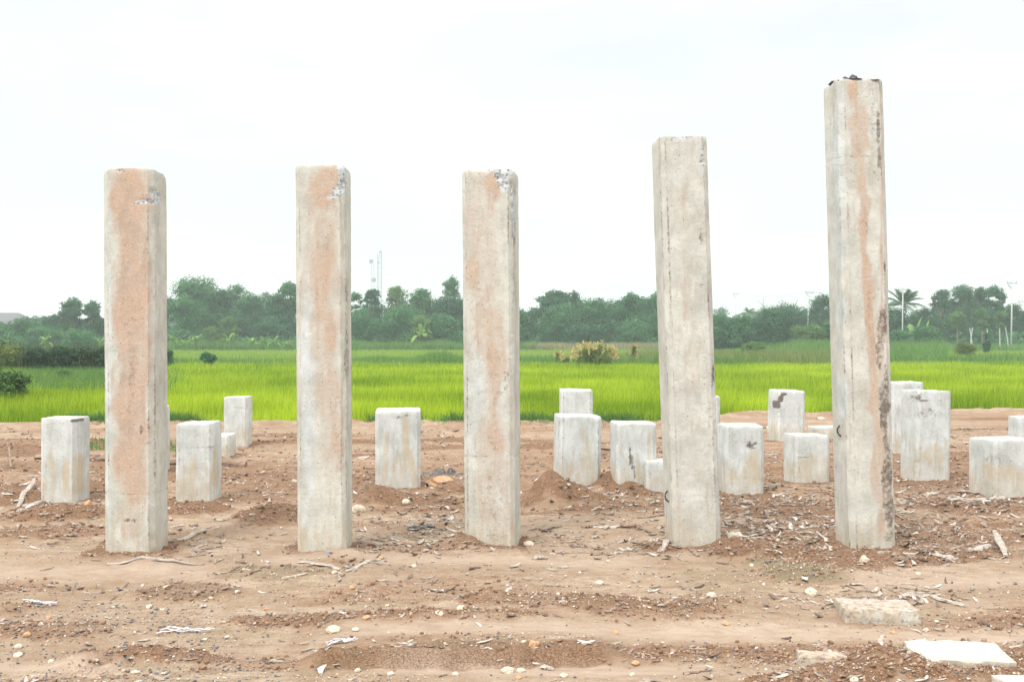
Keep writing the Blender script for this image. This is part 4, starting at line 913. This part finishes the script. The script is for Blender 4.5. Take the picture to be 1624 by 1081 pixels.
T('broadleaf_tree', 'upright tree reaching highest beside the left edge of the second pile', 459, 446, 38, 146, 'tmid', 'round', 4600, .28, GT)
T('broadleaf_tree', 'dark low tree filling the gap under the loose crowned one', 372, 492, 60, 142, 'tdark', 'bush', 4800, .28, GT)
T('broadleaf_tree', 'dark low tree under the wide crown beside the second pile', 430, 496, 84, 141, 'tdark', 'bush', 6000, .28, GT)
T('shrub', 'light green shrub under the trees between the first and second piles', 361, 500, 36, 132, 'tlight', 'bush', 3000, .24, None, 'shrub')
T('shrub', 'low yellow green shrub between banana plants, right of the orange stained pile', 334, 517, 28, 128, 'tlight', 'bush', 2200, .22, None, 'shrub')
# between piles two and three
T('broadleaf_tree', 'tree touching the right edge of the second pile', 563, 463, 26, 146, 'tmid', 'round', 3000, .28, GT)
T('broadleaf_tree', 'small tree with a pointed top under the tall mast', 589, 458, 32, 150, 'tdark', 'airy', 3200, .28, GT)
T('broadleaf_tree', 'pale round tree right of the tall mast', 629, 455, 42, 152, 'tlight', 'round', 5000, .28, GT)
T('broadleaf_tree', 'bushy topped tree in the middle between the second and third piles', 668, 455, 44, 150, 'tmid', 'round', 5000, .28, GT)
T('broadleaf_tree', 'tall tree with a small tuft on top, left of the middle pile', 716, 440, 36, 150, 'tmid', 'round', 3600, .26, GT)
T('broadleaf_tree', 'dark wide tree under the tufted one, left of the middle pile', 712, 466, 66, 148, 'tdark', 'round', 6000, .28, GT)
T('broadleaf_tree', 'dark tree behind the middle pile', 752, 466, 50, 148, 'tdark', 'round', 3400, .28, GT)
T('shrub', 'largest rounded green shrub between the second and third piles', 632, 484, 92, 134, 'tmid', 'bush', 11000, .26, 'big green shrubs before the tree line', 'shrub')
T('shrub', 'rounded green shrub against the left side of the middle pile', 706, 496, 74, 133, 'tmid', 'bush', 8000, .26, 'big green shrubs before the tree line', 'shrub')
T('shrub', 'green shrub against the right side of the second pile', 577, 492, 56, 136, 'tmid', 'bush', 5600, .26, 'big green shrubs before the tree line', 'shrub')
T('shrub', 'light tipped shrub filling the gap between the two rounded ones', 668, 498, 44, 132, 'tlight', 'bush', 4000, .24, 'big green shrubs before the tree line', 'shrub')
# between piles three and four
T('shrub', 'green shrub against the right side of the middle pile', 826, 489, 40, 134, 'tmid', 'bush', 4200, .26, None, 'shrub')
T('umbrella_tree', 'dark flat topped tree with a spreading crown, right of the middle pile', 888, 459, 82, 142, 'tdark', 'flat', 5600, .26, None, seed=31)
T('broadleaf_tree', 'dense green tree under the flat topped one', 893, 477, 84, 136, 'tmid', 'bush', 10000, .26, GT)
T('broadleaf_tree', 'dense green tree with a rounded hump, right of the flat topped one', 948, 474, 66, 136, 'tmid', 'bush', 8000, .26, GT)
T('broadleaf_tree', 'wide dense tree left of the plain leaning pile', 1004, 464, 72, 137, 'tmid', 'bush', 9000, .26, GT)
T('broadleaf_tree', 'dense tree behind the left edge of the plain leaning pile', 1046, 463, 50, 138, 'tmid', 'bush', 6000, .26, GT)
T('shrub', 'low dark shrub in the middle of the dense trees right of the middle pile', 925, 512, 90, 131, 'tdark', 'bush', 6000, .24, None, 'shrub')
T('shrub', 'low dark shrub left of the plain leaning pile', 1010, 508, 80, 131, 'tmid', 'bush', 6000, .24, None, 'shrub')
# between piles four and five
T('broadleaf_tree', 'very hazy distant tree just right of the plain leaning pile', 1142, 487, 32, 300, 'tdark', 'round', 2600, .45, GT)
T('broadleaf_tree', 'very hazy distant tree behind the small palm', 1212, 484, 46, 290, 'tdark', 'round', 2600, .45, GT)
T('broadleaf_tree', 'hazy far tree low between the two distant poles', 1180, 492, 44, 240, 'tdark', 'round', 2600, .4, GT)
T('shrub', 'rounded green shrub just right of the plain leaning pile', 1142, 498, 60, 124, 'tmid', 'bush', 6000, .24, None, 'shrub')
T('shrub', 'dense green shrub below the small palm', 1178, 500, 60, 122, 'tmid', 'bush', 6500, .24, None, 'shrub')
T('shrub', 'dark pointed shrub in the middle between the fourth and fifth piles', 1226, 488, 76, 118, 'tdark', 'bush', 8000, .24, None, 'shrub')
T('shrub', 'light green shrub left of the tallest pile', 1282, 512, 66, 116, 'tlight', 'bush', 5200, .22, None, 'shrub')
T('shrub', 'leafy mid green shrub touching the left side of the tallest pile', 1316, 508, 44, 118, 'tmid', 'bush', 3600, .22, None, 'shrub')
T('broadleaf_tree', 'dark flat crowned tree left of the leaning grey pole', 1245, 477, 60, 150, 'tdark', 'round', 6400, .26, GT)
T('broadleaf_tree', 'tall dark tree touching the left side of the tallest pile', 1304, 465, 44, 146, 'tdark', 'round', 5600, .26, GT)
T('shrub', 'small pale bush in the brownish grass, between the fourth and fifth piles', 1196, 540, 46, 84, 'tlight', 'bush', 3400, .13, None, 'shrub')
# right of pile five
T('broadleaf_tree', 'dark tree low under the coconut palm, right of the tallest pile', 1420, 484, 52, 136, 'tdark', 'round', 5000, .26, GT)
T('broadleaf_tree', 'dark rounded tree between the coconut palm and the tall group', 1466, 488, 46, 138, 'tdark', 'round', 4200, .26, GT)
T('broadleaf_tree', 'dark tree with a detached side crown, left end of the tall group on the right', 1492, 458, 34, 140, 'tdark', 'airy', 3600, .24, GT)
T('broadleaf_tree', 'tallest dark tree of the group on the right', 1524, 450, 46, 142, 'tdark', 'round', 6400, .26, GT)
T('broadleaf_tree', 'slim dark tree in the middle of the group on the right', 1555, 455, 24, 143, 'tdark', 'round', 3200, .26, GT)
T('broadleaf_tree', 'dark tree at the right end of the tall group', 1578, 452, 38, 142, 'tdark', 'round', 5400, .26, GT)
T('broadleaf_tree', 'dark low tree behind the tall pole near the right edge', 1604, 480, 40, 145, 'tdark', 'round', 3600, .26, GT)
T('broadleaf_tree', 'dark low tree filling the foot of the group on the right', 1548, 482, 92, 141, 'tdark', 'bush', 7000, .26, GT)
T('broadleaf_tree', 'dark low tree at the foot of the left half of the group on the right', 1500, 500, 60, 139, 'tdark', 'bush', 4800, .26, GT)
T('broadleaf_tree', 'dark tree cut by the right edge of the picture', 1634, 486, 40, 141, 'tdark', 'round', 3000, .26, GT)
T('round_headed_tree', 'small tree with a neat round crown and slanting trunk, right part of the tree line', 1521, 493, 30, 128, 'tlight', 'lolly', 3000, .2, None, lean=-.6)
T('round_headed_tree', 'small round crowned tree left of the tall pole near the right edge', 1586, 492, 22, 128, 'tlight', 'lolly', 2200, .2)
T('round_headed_tree', 'small loose crowned light green tree between the two round crowned ones', 1558, 488, 24, 129, 'tlight', 'lolly', 2000, .2)
T('shrub', 'green shrub at the left of the weedy bank right of the tallest pile', 1420, 522, 60, 112, 'tmid', 'bush', 4200, .2, None, 'shrub')
T('shrub', 'tangled green shrub under the banana plant on the right', 1470, 514, 60, 122, 'tmid', 'bush', 4200, .2, None, 'shrub')
T('shrub', 'small dark upright shrub standing in the weeds near the right edge', 1565, 527, 14, 100, 'tdark', 'bush', 1200, .16, None, 'shrub')
T('shrub', 'yellow green small shrub standing in the tall weeds on the right', 1530, 540, 40, 84, 'tyel', 'bush', 2400, .12, None, 'shrub')
FILL = [(20, 508, 60, 150, 'left of the airy tree, behind the banana plants'), (345, 470, 70, 152, 'behind the tall broad tree'), (412, 470, 80, 152, 'under the hazy dome shaped tree'), (450, 470, 50, 150, 'behind the upright tree at the second pile'),
    (590, 478, 70, 153, 'behind the small pointed tree under the mast'), (648, 468, 84, 154, 'linking the pale round tree and the bushy topped one'), (692, 474, 60, 153, 'between the bushy topped tree and the tufted one'), (735, 470, 60, 152, 'at the left edge of the middle pile'),
    (850, 486, 50, 145, 'at the left foot of the flat topped tree'), (916, 468, 70, 144, 'between the flat topped tree and the rounded hump'), (974, 471, 70, 143, 'between the rounded hump and the wide dense tree'), (1026, 468, 60, 142, 'right of the wide dense tree'),
    (1160, 500, 90, 140, 'behind the shrub below the small palm'), (1275, 486, 60, 152, 'behind the leaning grey pole'), (1450, 492, 70, 150, 'behind the banana plant with pale leaves'), (1505, 472, 60, 150, 'behind the left end of the tall group on the right'), (1545, 466, 70, 150, 'behind the middle of the tall group on the right'), (1612, 488, 60, 150, 'behind the shorter pole at the right edge')]
for i, (px, yt, wd, d, lab) in enumerate(FILL):
    T('broadleaf_tree', 'darker filling tree ' + lab, px, yt, wd, d, 'tdark' if i % 3 else 'tmid', 'bush', 5200, .28, GT)
for px, yt, wd, lab in ((60, 549, 46, 'left end'), (98, 547, 50, 'middle'), (134, 548, 46, 'right half'), (166, 549, 36, 'right end')):
    T('shrub', f'dark leafy bush growing among the reeds, {lab} of the thicket', px, yt, wd, 45.3, 'reedbush', 'bush', 3000, .10, None, 'shrub')
# nearer bushes
T('shrub', 'leafy dark green bush at the left edge beside the near field', 6, 583, 92, 26, 'leafy', 'bush', 5200, .075, None, 'shrub')
T('shrub', 'small dark bush on the pale field right of the orange stained pile', 331, 557, 30, 58, 'tmid', 'bush', 2200, .09, None, 'shrub')
T('shrub', 'small dark bush partly hidden behind the orange stained pile', 266, 552, 26, 57, 'tmid', 'bush', 1800, .09, None, 'shrub')
T('shrub', 'light leafy bush at the left edge before the dark reeds', 2, 543, 64, 45, 'tyel', 'bush', 5200, .10, None, 'shrub')
T('shrub', 'light green sapling in the weeds left of the orange stained pile', 103, 584, 28, 37, 'tlight', 'airy', 500, .06, None, 'shrub')
T('shrub', 'low light green bank shrub at the far left under the trees', 60, 516, 110, 126, 'tmid', 'bush', 6500, .22, None, 'shrub')
T('shrub', 'low green bank shrub left of the orange stained pile', 130, 520, 90, 124, 'tmid', 'bush', 5500, .22, None, 'shrub')
def flowerbush(px, ytop, wpx, d, label, ns, seed):
    rs = np.random.default_rng(seed); X0 = gx(px, d); H = gz(ytop, d); W_ = wpx/FPX*d
    root = tree('flowering_bush', label, px, ytop+6, wpx*.95, d, 'tyel', 'bush', ns*55, .09, None, 'shrub', seed)
    P = []; Nn = []
    for i in range(ns):
        a = rs.uniform(-1, 1); u = rs.uniform(-1, 1); base = np.array([a*W_*.5, u*W_*.3, H*.75*(1-.5*abs(a)**2)*rs.uniform(.55, 1)])
        tip = np.array([a*.25 + rs.normal(0, .1), rs.normal(0, .1), 1.0])*rs.uniform(.22, .5)
        m = 34; t = rs.uniform(0, 1, m); P.append(base + tip*t[:, None] + rs.normal(0, .035, (m, 3))*(1.2-t)[:, None]); Nn.append(rs.normal(0, 1, (m, 3)))
    P = np.concatenate(P); Nn = np.concatenate(Nn); V = leafcloud(P, Nn, .085, .8)
    mesh_np('flower_spikes', V.reshape(-1, 3), np.arange(len(P)*4), np.full(len(P), 4), M['flower'], root, {'tint': np.repeat(rs.uniform(0, 1, len(P)), 4)})
flowerbush(943, 537, 72, 59, 'large bush covered in pale cream flower spikes on the bank right of the middle pile', 85, 5)
flowerbush(1004, 541, 12, 63, 'thin cream flowering sprig right of the large flowering bush', 9, 6)
flowerbush(898, 560, 16, 61, 'small cream flowering tuft left of the large flowering bush', 6, 8)
flowerbush(884, 552, 9, 62, 'very small cream sprig farther left of the large flowering bush', 5, 9)

def leafblade(m, p0, dirn, up, length, width, droop, n=6, fold=.12):
    p0 = Vector(p0); d = Vector(dirn).normalized(); side = d.cross(Vector((0, 0, 1))).normalized(); v = []; f = []; p = p0.copy(); cur = Vector(d.x, ) if False else d.copy()
    for i in range(n+1):
        t = i/n; w_ = width*(math.sin(math.pi*min(1, t*.92+.06))**.6)*.5
        c = p0 + d*(length*t) + Vector((0, 0, up*length*t - droop*length*t*t))
        v += [c - side*w_ + Vector((0, 0, w_*fold)), c, c + side*w_ + Vector((0, 0, w_*fold))]
    for i in range(n):
        a = i*3; f += [(a, a+1, a+4, a+3), (a+1, a+2, a+5, a+4)]
    m.add(v, f, [random.uniform(.2, 1)]*len(v))
def banana(px, ytop, d, label, seed, nl=9):
    random.seed(seed); H = gz(ytop, d); X0 = gx(px, d); root = empty('banana_plant', (X0, d, 0), label, 'banana plant', 'banana plants under the trees')
    st = MB(); h1 = H*.45; st.tube([(0, 0, -.2), (0, 0, h1*.5), (.03, 0, h1)], [.13, .11, .07], 7); st.build('stem', M['tlight'], root, True)
    m = MB()
    for i in range(nl):
        a = random.uniform(0, 6.28); l = random.uniform(.45, .7)*H
        leafblade(m, (0, 0, h1*random.uniform(.75, 1)), (math.cos(a), math.sin(a)*.8, 0), random.uniform(.9, 2.0), l*.62, l*.24, random.uniform(.7, 1.6))
    leafblade(m, (0, 0, h1), (.35, .1, 0), 2.4, H*.25, .4, .2); m.build('leaves', M['banana'], root)
for (px, yt, d, lab, sd) in ((8, 523, 110, 'banana plant with one pale upright leaf at the left edge', 1), (72, 522, 122, 'banana plant left of the airy dark tree', 2), (103, 512, 126, 'banana plant with one tall leaf under the airy dark tree', 3),
    (132, 520, 124, 'banana plant just left of the orange stained pile', 4), (160, 526, 118, 'banana plant touching the left side of the orange stained pile', 5),
    (278, 520, 122, 'banana plant just right of the orange stained pile', 6), (311, 514, 122, 'banana plant with two raised leaves, right of the orange stained pile', 7), (364, 517, 122, 'banana plant in the middle between the first and second piles', 8),
    (400, 524, 120, 'banana plant with a yellowed leaf between the first and second piles', 9), (420, 522, 122, 'banana plant left of the one nearest the second pile', 10), (434, 524, 121, 'banana plant nearest the second pile', 11), (455, 532, 119, 'low banana plant beside the second pile', 12), (292, 528, 120, 'low banana plant between two taller ones, right of the orange stained pile', 17),
    (1450, 502, 124, 'banana plant below the coconut palm', 13), (1463, 507, 123, 'banana plant with pale leaves right of the one below the coconut palm', 14), (1248, 474, 150, 'banana plant showing only its upright leaves over the dark crown', 15), (668, 500, 130, 'banana plant half sunk in the shrubs between the second and third piles', 16)):
    banana(px, yt, d, lab, sd)
def palm(name, label, px, ytop, yc, d, fl, seed, nf=22, cat='palm'):
    random.seed(seed); X0 = gx(px, d); hc = gz(yc, d); root = empty(name, (X0, d, 0), label, cat)
    t = MB(); t.tube([(0, 0, -.2), (.1, 0, hc*.5), (0, 0, hc)], [.2, .15, .13], 8); t.build('trunk', M['bark'], root, True)
    m = MB()
    for i in range(nf):
        a = i*2.4 + random.uniform(-.2, .2); el = R(random.uniform(5, 80)); L_ = fl*random.uniform(.8, 1.1); dr = random.uniform(.35, .6)
        d0 = Vector((math.cos(a)*math.cos(el), math.sin(a)*math.cos(el), math.sin(el))); side = Vector((-math.sin(a), math.cos(a), 0)); P = []
        for q in range(9):
            tq = q/8; P.append(Vector((0, 0, hc)) + d0*L_*tq + Vector((0, 0, -dr*L_*tq*tq)))
        m.tube(P, [.035*(1-q/9)+.008 for q in range(9)], 4)
        for q in range(26):
            tq = .12 + .88*q/26; i0 = min(7, int(tq*8)); c = P[i0].lerp(P[i0+1], tq*8-i0); ax = (P[i0+1]-P[i0]).normalized(); ll = L_*.26*math.sin(math.pi*min(1, tq*.85+.12))
            for sg in (-1, 1):
                tip = c + side*sg*ll*.8 + ax*ll*.5 + Vector((0, 0, -ll*.35)); w2 = ax*.055
                m.add([c-w2, c+w2, tip], [(0, 1, 2)], [random.uniform(0, 1)]*3)
    m.build('fronds', M['palm'], root)
palm('coconut_palm', 'coconut palm with long arching fronds just right of the tallest pile', 1432, 452, 484, 138, 3.9, 3, 24)
palm('coconut_palm', 'small hazy palm top between the fourth and fifth piles', 1187, 482, 496, 185, 2.2, 5, 16)
def deadtree(px, ytop, d, label, seed):
    random.seed(seed); H = gz(ytop, d); m = MB(); m.tube([(0, 0, -.2), (0, 0, H*.5), (.05, 0, H)], [.13, .09, .03], 6)
    for i in range(5):
        z = H*random.uniform(.5, .85); a = random.choice((-1, 1))*random.uniform(.4, 1.1); m.tube([(0, 0, z), (a, random.uniform(-.4, .4), z+random.uniform(.5, 1.4))], [.05, .015], 5)
    o = m.build('bare_tree', M['bark']); o.location = (gx(px, d), d, 0); tag(o, label, 'tree')
deadtree(1210, 472, 190, 'bare leafless tree in the haze behind the shrubs, between the fourth and fifth piles', 4)

# ------------------------------------------------------------------ poles, mast, house, fence posts
def upole(px, ytop, d, label, seed, thick=.14, leanx=0):
    thick *= .75
    H = gz(ytop, d); root = empty('utility_pole', (gx(px, d), d, 0), label, 'utility pole', 'utility poles beyond the fields'); m = MB()
    m.tube([(-leanx, 0, -.5), (0, 0, H)], [thick, thick*.65], 8); m.build('pole', M['pole'], root, True)
    a = MB(); a.box((0, 0, H-.35), (1.1, .09, .09)); a.box((-.2, 0, H-.75), (.7, .08, .08), Matrix.Rotation(.8, 3, 'Y')); a.build('crossarm', M['steel'], root)
    for x_ in (-.5, 0, .5):
        i = MB(); i.tube([(x_, 0, H-.29), (x_, 0, H-.2), (x_, 0, H-.08)], [.05, .08, .04], 8); i.build('insulator', M['pole'], root)
    return root, H
pp = [upole(1167, 463, 200, 'faint utility pole just right of the plain leaning pile', 1, .16), upole(1284, 460, 150, 'leaning grey utility pole between the fourth and fifth piles', 2, .15, .45),
      upole(1432, 455, 134, 'grey utility pole standing in front of the coconut palm', 3, .13, .1), upole(1605, 444, 122, 'tall pale utility pole near the right edge', 4, .14, .1),
      upole(1621, 474, 150, 'shorter utility pole at the right edge of the picture', 5, .13)]
def wire(i, j, off, label):
    a, b = pp[i], pp[j]; pa = Vector((a[0].location.x+off, a[0].location.y, a[1]-.08)); pb = Vector((b[0].location.x+off, b[0].location.y, b[1]-.08)); P = []
    for q in range(17):
        t = q/16; p = pa.lerp(pb, t); p.z -= 4*t*(1-t)*.7; P.append(p - pa)
    m = MB(); m.tube(P, [.008]*17, 5); o = m.build('power_line', M['steel']); o.location = pa; tag(o, label, 'wire', 'power lines strung between the poles')
for off, nm in ((-.5, 'left'), (.5, 'right')):
    wire(0, 1, off, f'thin power line from the faint pole to the leaning pole, {nm} insulator'); wire(1, 2, off, f'thin power line passing behind the tallest pile, {nm} insulator'); wire(2, 3, off, f'thin power line from the palm to the tall pole near the right edge, {nm} insulator')
def mast(px, ytop, d, wd, label, dishes, memb=.06):
    H = gz(ytop, d); root = empty('radio_mast', (gx(px, d), d, 0), label, 'mast'); m = MB(); h = wd/2
    C4 = [(-h, -h), (h, -h), (h, h), (-h, h)]
    for x_, y_ in C4: m.tube([(x_, y_, -.3), (x_, y_, H*.9)], [memb, memb], 4)
    z = 0; k = 0
    while z < H*.9-wd:
        for q in range(4):
            a, b = C4[q], C4[(q+1) % 4]
            if k % 2: a, b = b, a
            m.tube([(a[0], a[1], z), (b[0], b[1], z+wd*1.4)], [memb*.6]*2, 4); m.tube([(a[0], a[1], z), (b[0], b[1], z)], [memb*.5]*2, 4)
        z += wd*1.4; k += 1
    m.build('lattice', M['steel'], root); s = MB(); s.tube([(0, 0, H*.88), (0, 0, H)], [memb*1.2, memb*.6], 5); s.build('spire', M['steel'], root)
    for (dx, zz, r) in dishes:
        q = MB(); q.tube([(dx, -.9, zz), (dx, -.75, zz), (dx, -.5, zz)], [r, r*.9, r*.2], 12); q.tube([(dx, -.5, zz), (0, 0, zz)], [.06, .06], 4); q.build('dish', M['steel'], root)
mast(602, 387, 420, 1.3, 'faint tall lattice mast rising over the trees between the second and third piles', [(.5, 33, .5), (-.4, 29, .4)], .065)
mast(591, 405, 430, 1.0, 'fainter shorter mast with dishes, left of the tall one', [(-.4, 30.2, .9), (.6, 23.2, .9)], .03)
def house():
    d = 150; x0, x1 = gx(-70, d), gx(40, d); zt = gz(495, d); ze = zt-1.4; root = empty('house', ((x0+x1)/2, d+3, 0), 'low house with a dark grey hipped roof behind trees at the left edge', 'house')
    W_ = (x1-x0)/2; m = MB(); m.box((0, 0, ze/2), (2*W_-1.2, 6.0, ze)); m.build('wall', M['wall'], root)
    r = MB(); a = W_; v = [(-a, -3.8, ze-.15), (a, -3.8, ze-.15), (a, 3.8, ze-.15), (-a, 3.8, ze-.15), (-a+2.2, 0, zt), (a-2.2, 0, zt)]
    r.add(v, [(0, 1, 5, 4), (2, 3, 4, 5), (1, 2, 5), (3, 0, 4), (3, 2, 1, 0)]); r.build('roof', M['roof'], root)
    for k in (-.5, 0, .5):
        w_ = MB(); w_.box((k*W_, -3.03, 1.6), (1.0, .06, 1.1)); w_.build('window', M['glass'], root)
house()
for i, (px, yt, d, ln, lab) in enumerate(((1600, 519, 118, .35, 'white leaning fence post beside the tall pole near the right edge'), (1586, 520, 120, .05, 'white fence post left of the leaning one near the right edge'), (1567, 521, 121, .1, 'white fence post under the loose crowned light green tree'), (1543, 520, 122, .35, 'leaning white fence post under the neat round crowned tree'), (1538, 519, 123, -.3, 'left one of two crossing white fence posts'))):
    H = gz(yt, d); m = MB(); m.tube([(0, 0, -.2), (-ln*.4, 0, H*.5), (-ln, 0, H)], [.065, .055, .05], 6); o = m.build('fence_post', M['pole']); o.location = (gx(px, d), d, 0); tag(o, lab, 'fence post', 'white fence posts at the right')

# far wood closing the horizon
n = 42000; Y = rng.uniform(330, 380, n); px = rng.uniform(-300, 1924, n); X = (px-CX)/FPX*Y
top = 3.5 + 3.0*vn(X*.03, Y*0, 401) + 2.2*vn(X*.12, Y*0, 402); Z = rng.uniform(0, 1, n)**.8*top
V = leafcloud(np.stack([X, Y, Z], 1), np.tile([0, -.6, .6], (n, 1)), 1.1, .7)
o = mesh_np('distant_wood', V.reshape(-1, 3), np.arange(n*4), np.full(n, 4), M['tdark'], None, {'tint': np.repeat(rng.uniform(0, 1, n), 4)}); tag(o, 'very hazy low distant wood closing the horizon', 'wood', kind='stuff')
# undergrowth that fills the foot of the tree line
n = 60000; px = rng.uniform(-250, 1874, n); Y = rng.uniform(136, 150, n); X = (px-CX)/FPX*Y
top = 1.0 + 2.0*vn(X*.25, Y*.1, 411); Z = rng.uniform(0, 1, n)*top
V = leafcloud(np.stack([X, Y, Z], 1), np.tile([0, -.6, .6], (n, 1)), .34, .6)
o = mesh_np('undergrowth', V.reshape(-1, 3), np.arange(n*4), np.full(n, 4), M['tmid'], None, {'tint': np.repeat(rng.uniform(0, 1, n), 4)}); tag(o, 'tangled green undergrowth along the foot of the tree line', 'undergrowth', kind='stuff')

# ------------------------------------------------------------------ rainy haze
m, t, out = newmat('rain_haze'); pv = N(t, 'ShaderNodeVolumePrincipled'); pv.inputs['Color'].default_value = (0.89, 0.975, 1.0, 1); pv.inputs['Density'].default_value = 0.00098; pv.inputs['Anisotropy'].default_value = 0.0
L(t, pv.outputs[0], out.inputs['Volume'])
hz = MB(); hz.box((0, 299, 22.0), (1000, 660, 46.4)); o = hz.build('haze', m); tag(o, 'pale rainy haze over the fields', 'haze', kind='stuff')
